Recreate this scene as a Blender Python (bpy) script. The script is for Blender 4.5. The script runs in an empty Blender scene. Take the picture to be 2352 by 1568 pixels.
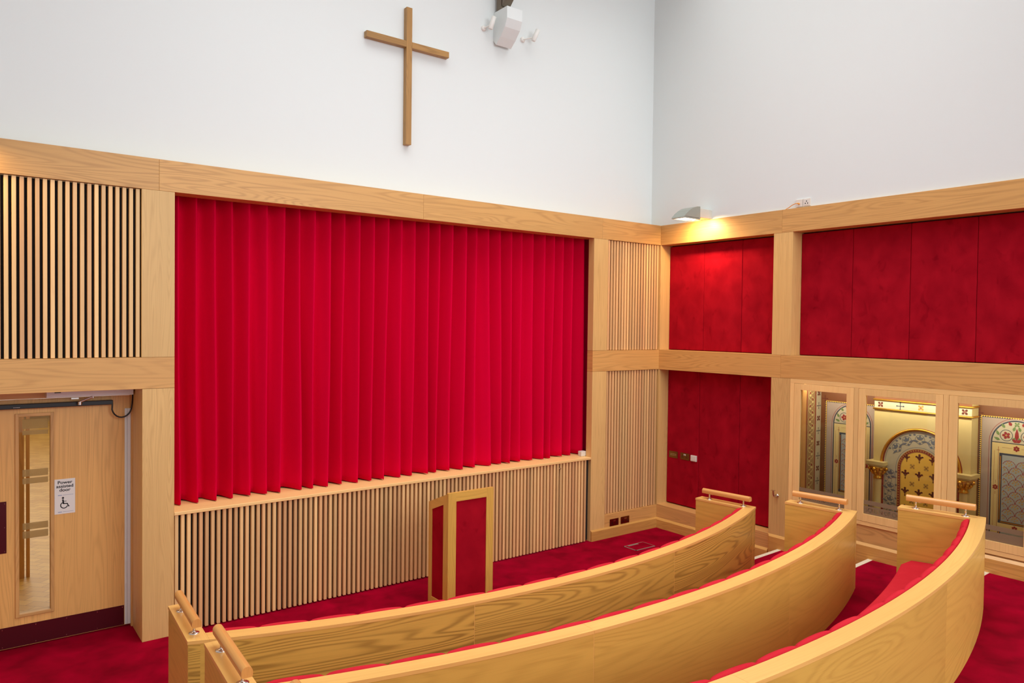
import bpy, bmesh, math, random
from mathutils import Vector, Matrix
random.seed(7)
S = bpy.context.scene
COL = S.collection
PI = math.pi
sin, cos = math.sin, math.cos

# ------------------------------------------------------------------ camera
F_PX, YAW, PITCH, ROLL = 1705.86, 0.6455, -0.0218, 0.0119
cd = bpy.data.cameras.new('camera'); cam = bpy.data.objects.new('camera', cd); COL.objects.link(cam)
cd.sensor_width = 36; cd.lens = F_PX * 36 / 2352; cd.clip_start = .05
fw = Vector((sin(YAW)*cos(PITCH), cos(YAW)*cos(PITCH), sin(PITCH)))
rt = Vector((cos(YAW), -sin(YAW), 0)); up = rt.cross(fw)
r2 = cos(ROLL)*rt + sin(ROLL)*up; u2 = -sin(ROLL)*rt + cos(ROLL)*up
cam.matrix_world = Matrix(((r2.x, u2.x, -fw.x, -7.5922), (r2.y, u2.y, -fw.y, -6.7908), (r2.z, u2.z, -fw.z, 2.7), (0, 0, 0, 1)))
S.camera = cam
# ------------------------------------------------------------------ world, lights, exposure
w = bpy.data.worlds.new('world'); S.world = w; w.use_nodes = True
w.node_tree.nodes['Background'].inputs[0].default_value = (.95, .97, 1, 1)
w.node_tree.nodes['Background'].inputs[1].default_value = 1.05
S.view_settings.view_transform = 'Standard'; S.view_settings.look = 'None'
S.view_settings.exposure = -.11; S.view_settings.gamma = 1; S.view_settings.use_curve_mapping = False
def area(name, loc, target, sx, sy, power, col=(1, 1, 1), spread=PI):
    l = bpy.data.lights.new(name, 'AREA'); l.shape = 'RECTANGLE'; l.size = sx; l.size_y = sy
    l.energy = power; l.color = col; l.spread = spread
    o = bpy.data.objects.new(name, l); COL.objects.link(o); o.location = loc
    if target: o.rotation_euler = (Vector(target)-Vector(loc)).to_track_quat('-Z', 'Y').to_euler()
    return o
area('overhead_area_light', (-3.4, -2.6, 7.6), None, 6.5, 4, 185, (.985, .99, .985), math.radians(115))  # broad light added under the closed ceiling; no rooflight is built
area('rear_fill_light', (-2.5, -13.2, 6.0), (-4, -2, 1.6), 8, 4, 470, (.95, .98, 1))  # fill light added behind the camera; no window is built there

# ------------------------------------------------------------------ materials
def lin(r, g, b):
    f = lambda c: (c/255/12.92 if c/255 <= .04045 else ((c/255+.055)/1.055)**2.4)
    return (f(r), f(g), f(b), 1)
MATS = {}
def newmat(n):
    m = bpy.data.materials.new(n); m.use_nodes = True; nt = m.node_tree
    return m, nt, nt.nodes['Principled BSDF']
def N(nt, t, **k):
    n = nt.nodes.new(t)
    for a, b in k.items(): setattr(n, a, b)
    return n
def math_n(nt, op, a, b=None, c=None):
    n = N(nt, 'ShaderNodeMath', operation=op)
    for i, x in enumerate((a, b, c)):
        if x is None: continue
        if isinstance(x, (int, float)): n.inputs[i].default_value = x
        else: nt.links.new(x, n.inputs[i])
    return n.outputs[0]
def mixc(nt, fac, a, b, mode='MIX'):
    n = N(nt, 'ShaderNodeMix', data_type='RGBA', blend_type=mode)
    if isinstance(fac, (int, float)): n.inputs[0].default_value = fac
    else: nt.links.new(fac, n.inputs[0])
    for i, x in ((6, a), (7, b)):
        if isinstance(x, tuple): n.inputs[i].default_value = x
        else: nt.links.new(x, n.inputs[i])
    return n.outputs[2]
def plain(name, col, rough=.5, metal=0, sheen=0, **kw):
    m, nt, b = newmat(name)
    nz = N(nt, 'ShaderNodeTexNoise'); nz.inputs['Scale'].default_value = kw.get('ns', 9); nz.inputs['Detail'].default_value = 3
    tc = N(nt, 'ShaderNodeTexCoord'); nt.links.new(tc.outputs['Object'], nz.inputs['Vector'])
    v = kw.get('var', .06)
    f = math_n(nt, 'MULTIPLY_ADD', nz.outputs[0], v*2, 1-v)
    c = mixc(nt, 1, tuple(col), (0, 0, 0, 1), 'MULTIPLY')
    n = N(nt, 'ShaderNodeVectorMath', operation='SCALE'); n.inputs[0].default_value = col[:3]; nt.links.new(f, n.inputs['Scale'])
    nt.links.new(n.outputs[0], b.inputs['Base Color'])
    b.inputs['Roughness'].default_value = rough; b.inputs['Metallic'].default_value = metal
    if sheen: b.inputs['Sheen Weight'].default_value = sheen; b.inputs['Sheen Roughness'].default_value = .4
    if 'coat' in kw: b.inputs['Coat Weight'].default_value = kw['coat']
    MATS[name] = m
    return m
def oak(name, base, dark, rings=.5, freq=62, su=1.0, sv=6.0, rough=.45, tone=.10, coat=0, fibre=.35, hue=None):
    """quarter and crown cut oak: grain runs along U of the uv map, one random offset per board"""
    m, nt, b = newmat(name); L = nt.links.new
    uv = N(nt, 'ShaderNodeUVMap'); geo = N(nt, 'ShaderNodeNewGeometry'); oi = N(nt, 'ShaderNodeObjectInfo')
    rnd = math_n(nt, 'FRACT', math_n(nt, 'ADD', geo.outputs['Random Per Island'], oi.outputs['Random']))
    sep = N(nt, 'ShaderNodeSeparateXYZ'); L(uv.outputs[0], sep.inputs[0])
    def vec(a, c, k):
        cb = N(nt, 'ShaderNodeCombineXYZ')
        L(math_n(nt, 'MULTIPLY', sep.outputs[0], a), cb.inputs[0]); L(math_n(nt, 'MULTIPLY', sep.outputs[1], c), cb.inputs[1])
        L(math_n(nt, 'MULTIPLY', rnd, k), cb.inputs[2]); return cb.outputs[0]
    n1 = N(nt, 'ShaderNodeTexNoise'); n1.inputs['Scale'].default_value = 1; n1.inputs['Detail'].default_value = 1.5
    n1.inputs['Distortion'].default_value = .35; n1.inputs['Roughness'].default_value = .35; L(vec(su, sv, 41), n1.inputs['Vector'])
    n2 = N(nt, 'ShaderNodeTexNoise'); n2.inputs['Scale'].default_value = 1; n2.inputs['Detail'].default_value = 3; L(vec(5, 230, 17), n2.inputs['Vector'])
    n3 = N(nt, 'ShaderNodeTexNoise'); n3.inputs['Scale'].default_value = 1; n3.inputs['Detail'].default_value = 2; L(vec(.5, 2.2, 29), n3.inputs['Vector'])
    n4 = N(nt, 'ShaderNodeTexNoise'); n4.inputs['Scale'].default_value = 1; n4.inputs['Detail'].default_value = 2; L(vec(.9, 40, 13), n4.inputs['Vector'])
    ring = math_n(nt, 'MULTIPLY_ADD', math_n(nt, 'SINE', math_n(nt, 'MULTIPLY', n1.outputs[0], freq)), .5, .5)
    ring = math_n(nt, 'POWER', ring, 2.2)
    ring = math_n(nt, 'MULTIPLY', ring, math_n(nt, 'MULTIPLY_ADD', n3.outputs[0], 1.3, -.1))
    f = math_n(nt, 'MULTIPLY', ring, rings)
    f = math_n(nt, 'ADD', f, math_n(nt, 'MULTIPLY', math_n(nt, 'SUBTRACT', n2.outputs[0], .5), fibre))
    f = math_n(nt, 'ADD', f, math_n(nt, 'MULTIPLY', math_n(nt, 'SUBTRACT', n4.outputs[0], .48), fibre*1.1))
    cl = N(nt, 'ShaderNodeClamp'); L(f, cl.inputs[0])
    c = mixc(nt, cl.outputs[0], tuple(base), tuple(dark))
    if hue: c = mixc(nt, math_n(nt, 'FRACT', math_n(nt, 'MULTIPLY', rnd, 7.31)), c, mixc(nt, .75, c, tuple(hue)))
    t = math_n(nt, 'ADD', math_n(nt, 'MULTIPLY', math_n(nt, 'SUBTRACT', rnd, .5), tone*2), math_n(nt, 'MULTIPLY_ADD', n3.outputs[0], .24, .88))
    sc = N(nt, 'ShaderNodeVectorMath', operation='SCALE'); L(c, sc.inputs[0]); L(t, sc.inputs['Scale'])
    L(sc.outputs[0], b.inputs['Base Color'])
    b.inputs['Roughness'].default_value = rough
    if coat: b.inputs['Coat Weight'].default_value = coat; b.inputs['Coat Roughness'].default_value = .18
    bp = N(nt, 'ShaderNodeBump'); bp.inputs['Strength'].default_value = .06; bp.inputs['Distance'].default_value = .004
    L(cl.outputs[0], bp.inputs['Height']); L(bp.outputs[0], b.inputs['Normal'])
    MATS[name] = m; return m
def fabric(name, base, dark, scale, streak=(1, 1, 1), rough=.9, sheen=.5, contrast=.8, fine=700, bump=.15, tint=None, smudge=0):
    m, nt, b = newmat(name); L = nt.links.new
    tc = N(nt, 'ShaderNodeTexCoord'); mp = N(nt, 'ShaderNodeMapping'); mp.inputs['Scale'].default_value = streak
    L(tc.outputs['Object'], mp.inputs[0])
    n1 = N(nt, 'ShaderNodeTexNoise'); n1.inputs['Scale'].default_value = scale; n1.inputs['Detail'].default_value = 5; n1.inputs['Distortion'].default_value = .3
    L(mp.outputs[0], n1.inputs['Vector'])
    n2 = N(nt, 'ShaderNodeTexNoise'); n2.inputs['Scale'].default_value = fine; L(tc.outputs['Object'], n2.inputs['Vector'])
    f = math_n(nt, 'ADD', math_n(nt, 'MULTIPLY', math_n(nt, 'SUBTRACT', n1.outputs[0], .5), contrast*2.2), .5)
    f = math_n(nt, 'ADD', f, math_n(nt, 'MULTIPLY', math_n(nt, 'SUBTRACT', n2.outputs[0], .5), .5))
    if smudge:   # brushed nap: finger and hand marks
        mp2 = N(nt, 'ShaderNodeMapping'); mp2.inputs['Scale'].default_value = (1, 1.3, .7); mp2.inputs['Rotation'].default_value = (.5, 0, 0)
        oi = N(nt, 'ShaderNodeObjectInfo'); va = N(nt, 'ShaderNodeVectorMath', operation='ADD'); L(tc.outputs['Object'], va.inputs[0])
        cb = N(nt, 'ShaderNodeCombineXYZ'); L(math_n(nt, 'MULTIPLY', oi.outputs['Random'], 31), cb.inputs[1]); L(cb.outputs[0], va.inputs[1]); L(va.outputs[0], mp2.inputs[0]); L(va.outputs[0], mp.inputs[0])
        n5 = N(nt, 'ShaderNodeTexNoise'); n5.inputs['Scale'].default_value = 7; n5.inputs['Detail'].default_value = 3; n5.inputs['Distortion'].default_value = 1.2; L(mp2.outputs[0], n5.inputs['Vector'])
        mr = N(nt, 'ShaderNodeMapRange'); mr.inputs[1].default_value = .60; mr.inputs[2].default_value = .70; L(n5.outputs[0], mr.inputs[0])
        f = math_n(nt, 'SUBTRACT', f, math_n(nt, 'MULTIPLY', mr.outputs[0], smudge))
    cl = N(nt, 'ShaderNodeClamp'); L(f, cl.inputs[0])
    L(mixc(nt, cl.outputs[0], tuple(dark), tuple(base)), b.inputs['Base Color'])
    b.inputs['Roughness'].default_value = rough; b.inputs['Sheen Weight'].default_value = sheen
    b.inputs['Sheen Roughness'].default_value = .35; b.inputs['Sheen Tint'].default_value = tint or tuple(base)
    b.inputs['Specular IOR Level'].default_value = .05
    bp = N(nt, 'ShaderNodeBump'); bp.inputs['Strength'].default_value = bump; bp.inputs['Distance'].default_value = .002
    L(n2.outputs[0], bp.inputs['Height']); L(bp.outputs[0], b.inputs['Normal'])
    MATS[name] = m; return m

OAK = oak('oak_panelling', lin(217, 166, 97), lin(154, 104, 50), rings=.5, freq=130, su=.5, sv=6.5)
OAKC = oak('oak_columns', lin(228, 187, 119), lin(172, 122, 64), rings=.36, freq=160, su=.4, sv=9)
OAKP = oak('oak_pew', lin(228, 184, 88), lin(164, 114, 42), rings=.30, freq=120, su=.5, sv=4.2, rough=.32, coat=.2, tone=.06)
OAKS = oak('oak_pew_strong_grain', lin(226, 182, 86), lin(112, 72, 24), rings=.85, freq=175, su=.40, sv=4.4, rough=.32, coat=.2, tone=.06)
OAKT = oak('oak_pew_cap', lin(245, 194, 110), lin(204, 144, 66), rings=.25, freq=80, su=.6, sv=7, rough=.3, coat=.3, tone=.04)  # pew oak, made paler: light on the tops put into the colour
OAKR = oak('oak_handrail', lin(228, 164, 90), lin(186, 120, 54), rings=.25, freq=60, su=.8, sv=9, rough=.32, coat=.3, tone=.04)
OAKD = oak('oak_door', lin(240, 186, 110), lin(176, 122, 62), rings=.45, freq=140, su=.35, sv=7, rough=.4)
OAKK = oak('oak_skirting', lin(224, 170, 92), lin(162, 106, 44), rings=.45, freq=100, su=.6, sv=8, rough=.35, coat=.2)
OAKM = oak('oak_plinth', lin(216, 165, 100), lin(154, 108, 56), rings=.5, freq=120, su=.6, sv=6)
OAKF = oak('oak_frames', lin(248, 206, 136), lin(210, 160, 94), rings=.25, freq=110, su=.5, sv=9)
SLAT = oak('oak_slats', lin(244, 204, 140), lin(194, 146, 88), rings=.22, freq=80, su=.5, sv=8, tone=.16, hue=lin(216, 162, 112))
CROSS = oak('oak_cross', lin(178, 134, 74), lin(124, 86, 42), rings=.55, freq=110, su=.6, sv=10)
VELVET = fabric('red_velvet', lin(190, 22, 42), lin(122, 2, 20), 4.5, (1, 1.2, 1), sheen=.2, contrast=.45, smudge=.2)
CARPET = fabric('red_carpet', lin(168, 0, 40), lin(112, 0, 21), 4.5, rough=1, sheen=.15, contrast=.8, fine=420, bump=.4)
CURT = fabric('red_curtain', lin(230, 0, 62), lin(216, 0, 52), 2, (1, 1, .2), sheen=0, contrast=.5)
CUSH = fabric('red_cushion', lin(214, 48, 60), lin(194, 32, 46), 5, sheen=.3, contrast=.6)
WALL = plain('white_plaster', lin(229, 236, 235), .8, var=.006, ns=2)
WHITE = plain('white_paint', lin(236, 234, 228), .5, var=.01)
PLAST = plain('white_plastic', lin(228, 222, 212), .35, var=.01)
BLACK = plain('black_backing', lin(22, 20, 18), .9, var=.2)
BLKP = plain('black_plastic', lin(20, 20, 20), .3, var=.1)
STEEL = plain('brushed_steel', lin(214, 206, 198), .22, 1, var=.03)
FBX = plain('dull_grey_metal', lin(150, 136, 126), .5, .2, var=.03)
ALU = plain('silver_aluminium', lin(236, 242, 240), .45, 0, var=.02)
BRONZE = plain('dark_bronze_plate', lin(138, 102, 82), .18, 1, var=.06)
BRASS = plain('antique_brass_plate', lin(142, 112, 76), .25, 1, var=.08)
MAROON = plain('maroon_plate', lin(82, 20, 30), .3, .2, var=.06)
TRUSS = plain('brown_steel', lin(116, 104, 88), .5, .2, var=.05)
LAMP = plain('grey_lamp_metal', lin(168, 172, 162), .35, .5, var=.03)
LAMPW = plain('pale_lamp_box', lin(208, 207, 196), .6, var=.02)
CREAMN = plain('cream_nosing', lin(226, 216, 190), .6, var=.04)
ORNG = plain('orange_cable', lin(236, 160, 60), .4, var=.03)
GOLD = plain('gilding', lin(214, 164, 62), .3, .85, var=.12, ns=30)
GOLDF = plain('gold_painted_field', lin(238, 196, 84), .45, .0, var=.05)
CREAM = plain('cream_paint', lin(206, 190, 132), .6, var=.04)
IVORY = plain('ivory_paint', lin(186, 180, 156), .6, var=.04)
GREYP = plain('grey_lilac_paint', lin(166, 152, 142), .6, var=.04)
BLUEP = plain('grey_blue_paint', lin(104, 112, 124), .6, var=.06)
NAVY = plain('navy_paint', lin(48, 60, 78), .6, var=.06)
PALEB = plain('pale_blue_paint', lin(150, 160, 160), .6, var=.05)
REDP = plain('crimson_paint', lin(140, 38, 40), .6, var=.06)
DRED = plain('dark_red_paint', lin(92, 36, 24), .6, var=.08)
GREEN = plain('green_paint', lin(104, 132, 78), .6, var=.08)
OCHRE = plain('ochre_paint', lin(178, 142, 70), .6, var=.06)
BROWN = plain('brown_wood_paint', lin(112, 68, 36), .5, var=.1)
BUFF = plain('buff_ornament', lin(160, 132, 92), .6, var=.1)
INK = plain('black_ink', lin(24, 22, 26), .5, var=.02)
INKB = plain('pale_blue_ink', lin(150, 158, 190), .5, var=.02)
CORR = plain('corridor_wall', lin(214, 190, 140), .8, var=.02)
def simple_mats():
    m, nt, b = newmat('clear_glass'); L = nt.links.new
    tr = N(nt, 'ShaderNodeBsdfTransparent'); tr.inputs[0].default_value = (.95, .96, .93, 1)
    gl = N(nt, 'ShaderNodeBsdfGlossy'); gl.inputs['Roughness'].default_value = .02
    lw = N(nt, 'ShaderNodeFresnel'); lw.inputs[0].default_value = 1.3
    mx = N(nt, 'ShaderNodeMixShader'); L(lw.outputs[0], mx.inputs[0]); L(tr.outputs[0], mx.inputs[1]); L(gl.outputs[0], mx.inputs[2])
    L(mx.outputs[0], nt.nodes['Material Output'].inputs[0]); MATS['clear_glass'] = m
    m, nt, b = newmat('etched_glass'); L = nt.links.new
    tr = N(nt, 'ShaderNodeBsdfTransparent'); tr.inputs[0].default_value = (.8, .76, .7, 1)
    df = N(nt, 'ShaderNodeBsdfDiffuse'); nz = N(nt, 'ShaderNodeTexNoise'); nz.inputs['Scale'].default_value = 40
    L(mixc(nt, nz.outputs[0], lin(150, 126, 98), lin(164, 140, 112)), df.inputs[0])
    mx = N(nt, 'ShaderNodeMixShader'); mx.inputs[0].default_value = .72; L(tr.outputs[0], mx.inputs[1]); L(df.outputs[0], mx.inputs[2])
    L(mx.outputs[0], nt.nodes['Material Output'].inputs[0]); MATS['etched_glass'] = m
    m, nt, b = newmat('frosted_band'); L = nt.links.new
    tr = N(nt, 'ShaderNodeBsdfTransparent'); tr.inputs[0].default_value = (.8, .77, .7, 1)
    tl = N(nt, 'ShaderNodeBsdfTranslucent'); nz = N(nt, 'ShaderNodeTexNoise'); nz.inputs['Scale'].default_value = 40
    L(mixc(nt, nz.outputs[0], lin(226, 204, 170), lin(232, 212, 180)), tl.inputs[0])
    mx = N(nt, 'ShaderNodeMixShader'); mx.inputs[0].default_value = .5; L(tr.outputs[0], mx.inputs[1]); L(tl.outputs[0], mx.inputs[2])
    L(mx.outputs[0], nt.nodes['Material Output'].inputs[0]); MATS['frosted_band'] = m
    m, nt, b = newmat('lit_diffuser'); nz = N(nt, 'ShaderNodeTexNoise')
    nt.links.new(mixc(nt, nz.outputs[0], (1, .9, .72, 1), (1, .86, .64, 1)), b.inputs['Emission Color'])
    b.inputs['Emission Strength'].default_value = 6; MATS['lit_diffuser'] = m
    m, nt, b = newmat('parquet'); L = nt.links.new
    uv = N(nt, 'ShaderNodeTexCoord'); mp = N(nt, 'ShaderNodeMapping'); mp.inputs['Rotation'].default_value = (0, 0, .8)
    L(uv.outputs['Object'], mp.inputs[0])
    ck = N(nt, 'ShaderNodeTexChecker'); ck.inputs['Scale'].default_value = 2.2; L(mp.outputs[0], ck.inputs[0])
    br = N(nt, 'ShaderNodeTexBrick'); br.inputs['Scale'].default_value = 2.2; br.inputs['Mortar Size'].default_value = .006
    br.inputs['Color1'].default_value = lin(222, 176, 92); br.inputs['Color2'].default_value = lin(196, 146, 66); br.inputs['Mortar'].default_value = lin(130, 92, 44)
    L(mp.outputs[0], br.inputs[0])
    n1 = N(nt, 'ShaderNodeTexNoise'); n1.inputs['Scale'].default_value = 14; L(uv.outputs['Object'], n1.inputs[0])
    L(mixc(nt, math_n(nt, 'MULTIPLY', n1.outputs[0], .5), br.outputs[0], lin(190, 150, 80)), b.inputs['Base Color'])
    b.inputs['Roughness'].default_value = .4; MATS['parquet'] = m
simple_mats()
GLASS, ETCH, LIT, PARQ = MATS['clear_glass'], MATS['etched_glass'], MATS['lit_diffuser'], MATS['parquet']

# ------------------------------------------------------------------ mesh helpers
def wpos(o):
    p = Vector((0, 0, 0))
    while o: p += Vector(o.location); o = o.parent
    return p
class MB:
    def __init__(s): s.v = []; s.f = []; s.uv = []; s.m = []; s.sm = []
    def face(s, pts, uvs=None, m=0, smooth=False):
        b = len(s.v); s.v += [tuple(p) for p in pts]; s.f.append(list(range(b, b+len(pts))))
        s.uv.append(uvs or [(p[0]+p[1], p[2]) for p in pts]); s.m.append(m); s.sm.append(smooth)
    def grid(s, P, UV=None, m=0, smooth=True, closed=False):
        """P[i][j] points; shared vertices"""
        b = len(s.v); n = len(P[0])
        for r in P: s.v += [tuple(p) for p in r]
        for i in range(len(P)-1):
            for j in range(n if closed else n-1):
                k = (j+1) % n; s.f.append([b+i*n+j, b+i*n+k, b+(i+1)*n+k, b+(i+1)*n+j])
                if UV:
                    kk = j+1
                    s.uv.append([UV[i][j], UV[i][kk if kk < len(UV[i]) else k], UV[i+1][kk if kk < len(UV[i]) else k], UV[i+1][j]])
                else: s.uv.append([(0, 0)]*4)
                s.m.append(m); s.sm.append(smooth)
    def poly3(s, pts, uv, m=0): s.face(pts, uv, m)
    def box(s, x0, x1, y0, y1, z0, z1, g='x', m=0):
        x0, x1 = min(x0, x1), max(x0, x1); y0, y1 = min(y0, y1), max(y0, y1); z0, z1 = min(z0, z1), max(z0, z1)
        b = len(s.v); V = [(x, y, z) for z in (z0, z1) for y in (y0, y1) for x in (x0, x1)]
        s.v += V; gi = 'xyz'.index(g)
        for q, ax in (((0, 2, 3, 1), 2), ((4, 5, 7, 6), 2), ((0, 1, 5, 4), 1), ((2, 6, 7, 3), 1), ((0, 4, 6, 2), 0), ((1, 3, 7, 5), 0)):
            s.f.append([b+i for i in q]); o = [a for a in range(3) if a != ax]
            if gi in o: a = gi; c = [t for t in o if t != gi][0]
            else: a, c = o
            s.uv.append([(V[i][a]+.37*V[i][ax], V[i][c]+.61*V[i][ax]) for i in q]); s.m.append(m); s.sm.append(False)
    def prism(s, pts, ax, a0, a1, g=None, m=0, smooth=False):
        """closed outline pts (2d, in the two other axes in order) extruded along ax"""
        def P(p, a):
            q = list(p); q.insert(ax, a); return tuple(q)
        b = len(s.v); n = len(pts); V = [P(p, a0) for p in pts]+[P(p, a1) for p in pts]; s.v += V
        gi = 'xyz'.index(g) if g else ax
        def uv(i):
            p = V[i]; o = [t for t in range(3) if t != gi]
            return (p[gi], p[o[0]]+p[o[1]])
        for q in [list(range(n))[::-1], list(range(n, 2*n))]+[[i, (i+1) % n, n+(i+1) % n, n+i] for i in range(n)]:
            s.f.append([b+i for i in q])
            if len(q) == n and n > 4 or q[0] in (n-1,) or q[0] == n: 
                o = [t for t in range(3) if t != ax]; a, c = (o if o[0] == gi else o[::-1]) if gi in o else o
                s.uv.append([(V[i][a], V[i][c]) for i in q])
            else: s.uv.append([uv(i) for i in q])
            s.m.append(m); s.sm.append(smooth and len(q) == 4)
    def lathe(s, prof, c, axis=(0, 0, 1), n=20, m=0, smooth=True, caps=True):
        """prof: (radius, height) along axis from c"""
        a = Vector(axis).normalized(); t = a.orthogonal().normalized(); q = a.cross(t); c = Vector(c)
        P = [[c+a*h+(t*cos(2*PI*j/n)+q*sin(2*PI*j/n))*r for j in range(n)] for r, h in prof]
        UV = [[(h, j/n*.2) for j in range(n+1)] for r, h in prof]
        s.grid(P, UV, m, smooth, True)
        if caps:
            if prof[0][0] > 1e-5: s.face(P[0][::-1], None, m)
            if prof[-1][0] > 1e-5: s.face(P[-1], None, m)
    def tube(s, pts, r, n=12, m=0, caps=True):
        pts = [Vector(p) for p in pts]; P = []; UV = []; L = 0; prev = None
        for i, p in enumerate(pts):
            d = (pts[min(i+1, len(pts)-1)]-pts[max(i-1, 0)]).normalized()
            t = (prev-d*prev.dot(d)).normalized() if prev is not None else d.orthogonal().normalized()
            prev = t; q = d.cross(t)
            if i: L += (p-pts[i-1]).length
            P.append([p+(t*cos(2*PI*j/n)+q*sin(2*PI*j/n))*r for j in range(n)]); UV.append([(L, j/n*2*PI*r) for j in range(n+1)])
        s.grid(P, UV, m, True, True)
        if caps: s.face(P[0][::-1], None, m); s.face(P[-1], None, m)
    def build(s, name, mats, parent=None, bevel=0, seg=2, loc=None):
        me = bpy.data.meshes.new(name)
        V = s.v
        if parent is None and loc is None:
            xs = [p[0] for p in V]; ys = [p[1] for p in V]; zs = [p[2] for p in V]
            loc = ((min(xs)+max(xs))/2, (min(ys)+max(ys))/2, min(zs))
        base = wpos(parent) if parent else Vector(loc)
        me.from_pydata([tuple(Vector(p)-base) for p in V], [], s.f)
        ul = me.uv_layers.new(name='UVMap'); i = 0
        for fu in s.uv:
            for u in fu: ul.data[i].uv = u; i += 1
        if not isinstance(mats, (list, tuple)): mats = [mats]
        for mt in mats: me.materials.append(mt)
        for p, k, sm in zip(me.polygons, s.m, s.sm): p.material_index = k; p.use_smooth = sm
        me.validate()
        bm = bmesh.new(); bm.from_mesh(me); bmesh.ops.recalc_face_normals(bm, faces=[f for f in bm.faces]); bm.to_mesh(me); bm.free()
        o = bpy.data.objects.new(name, me); COL.objects.link(o)
        if parent: o.parent = parent
        else: o.location = loc
        if bevel:
            md = o.modifiers.new('bevel', 'BEVEL'); md.width = bevel; md.segments = seg; md.limit_method = 'ANGLE'; md.angle_limit = .6
            md.harden_normals = False
        return o
def tag(o, label=None, cat=None, group=None, kind=None):
    if label: o['label'] = label
    if cat: o['category'] = cat
    if group: o['group'] = group
    if kind: o['kind'] = kind
    return o
def thing(name, loc, label, cat, group=None, kind=None):
    o = bpy.data.objects.new(name, None); COL.objects.link(o); o.location = loc; o.empty_display_size = .1
    return tag(o, label, cat, group, kind)
TR = [0]
def trim(mb, mats, label, cat='trim', bevel=.0015):
    TR[0] += 1
    return tag(mb.build('trim_%d' % TR[0], mats, bevel=bevel), label, cat, kind='structure')
def B(*a, **k):
    m = MB(); m.box(*a, **k); return m
def textmesh(txt, size, align='CENTER', extrude=0, bold=0):
    c = bpy.data.curves.new('t', 'FONT'); c.body = txt; c.size = size; c.align_x = align; c.extrude = extrude; c.offset = bold
    o = bpy.data.objects.new('t', c); COL.objects.link(o); dg = bpy.context.evaluated_depsgraph_get(); dg.update()
    me = bpy.data.meshes.new_from_object(o.evaluated_get(dg)); V = [tuple(v.co) for v in me.vertices]; Fs = [list(p.vertices) for p in me.polygons]
    bpy.data.objects.remove(o); bpy.data.curves.remove(c); bpy.data.meshes.remove(me)
    return V, Fs
def add_text(mb, txt, size, fn, m=0, align='CENTER', bold=0):
    V, Fs = textmesh(txt, size, align, bold=bold)
    b = len(mb.v); mb.v += [fn(x, y) for x, y, z in V]
    for f in Fs: mb.f.append([b+i for i in f]); mb.uv.append([(0, 0)]*len(f)); mb.m.append(m); mb.sm.append(False)

# heights
ZT0, ZT1 = 3.796, 4.058      # top beam
ZM0, ZM1 = 2.133, 2.395      # mid rail
ZL = .313                    # lower rail
# ================================================================== SETTING
def struct(mb, name, mats, label=None, cat=None, bevel=0):
    return tag(mb.build(name, mats, bevel=bevel), label, cat, kind='structure')
struct(B(-10, .9, -2.2, .75, -.1, 0), 'floor', CARPET, 'red carpeted main floor in front of the stage curtain', 'floor')
struct(B(-10, .4, .2, .45, 3.9, 8), 'wall_back', WALL, 'white upper wall that carries the wooden cross', 'wall')
m = MB(); m.box(.03, .4, -10, .45, 3.9, 8)
struct(m, 'wall_right', WALL, 'white upper wall above the red velvet panels', 'wall')
struct(B(-10.2, -10, -14, .45, 0, 8), 'wall_left', WALL, 'white left side wall', 'wall')
m = MB(); m.box(-10.2, .4, -10, .45, 8, 8.2)
struct(m, 'ceiling', WALL, 'white ceiling high above the pews', 'ceiling')
# pew geometry: circle centre, radius of the outer back face, corner points of both end panels
PEW = [dict(c=(-3.86, 4.483), R=7.312, z=.87, zf=0, zb=.16, rb=(-1.019, -2.256), rf=(-1.097, -1.629), lb=(-6.527, -2.326), lf=(-6.493, -1.687)),
       dict(c=(-4.048, 4.455), R=8.336, z=1.033, zf=.16, zb=.322, rb=(-.963, -3.285), rf=(-1.066, -2.672), lb=(-6.593, -3.485), lf=(-6.557, -2.792)),
       dict(c=(-4.316, 4.802), R=9.747, z=1.196, zf=.322, zb=.487, rb=(-.934, -4.342), rf=(-1.063, -3.73), lb=(-6.63, -4.665), lf=(-6.58, -3.93))]
def arc(p, r, x0, x1, n):
    """points on pew circle p at radius r between the angles of outer-face x0..x1"""
    cx, cy = p['c']; a0 = math.asin((x0-cx)/p['R']); a1 = math.asin((x1-cx)/p['R'])
    return [(cx+r*sin(a0+(a1-a0)*i/n), cy-r*cos(a0+(a1-a0)*i/n), p['R']*(a0+(a1-a0)*i/n)) for i in range(n+1)]
# tier platforms, front edge = nosing line from the wall, then the arc beneath the pew
for k, (p, yw, off) in enumerate(zip(PEW, (-1.908, -2.963, -4.041), (.34, .30, .30))):
    z1 = p['zb']; z0 = p['zf']-.1 if k == 0 else p['zf']-.12
    a = arc(p, p['R']-off, p['lb'][0]+.1, p['rb'][0]-.06, 40)
    edge = [(-10, a[0][1])]+[(q[0], q[1]) for q in a]+[(.0, yw)]
    back = -9.6 if k == 2 else PEW[k+1]['c'][1]-PEW[k+1]['R']+.15
    e2 = edge+[(.0, -9.6), (-10, -9.6)]
    m = MB(); m.prism([(x, y) for x, y in e2], 2, z0, z1)
    tag(m.build('floor', CARPET), ('red carpeted tier behind the front pew', 'red carpeted tier behind the middle pew', 'red carpeted top tier behind the rear pew')[k], 'floor', kind='structure')
    m = MB(); d = .05; xl = p['rb'][0]-.12
    yl = a[-1][1]
    sl = (yw-yl)/(0-a[-1][0])
    m.prism([(0, yw-.0), (0, yw+d), (xl, yw+d+sl*xl), (xl, yw+sl*xl)], 2, z1-.03, z1+.003, g='x')
    trim(m, CREAMN, ('cream step nosing beside the front pew at the right wall', 'cream step nosing beside the middle pew at the right wall', 'cream step nosing beside the rear pew at the right wall')[k], 'step nosing')
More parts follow.
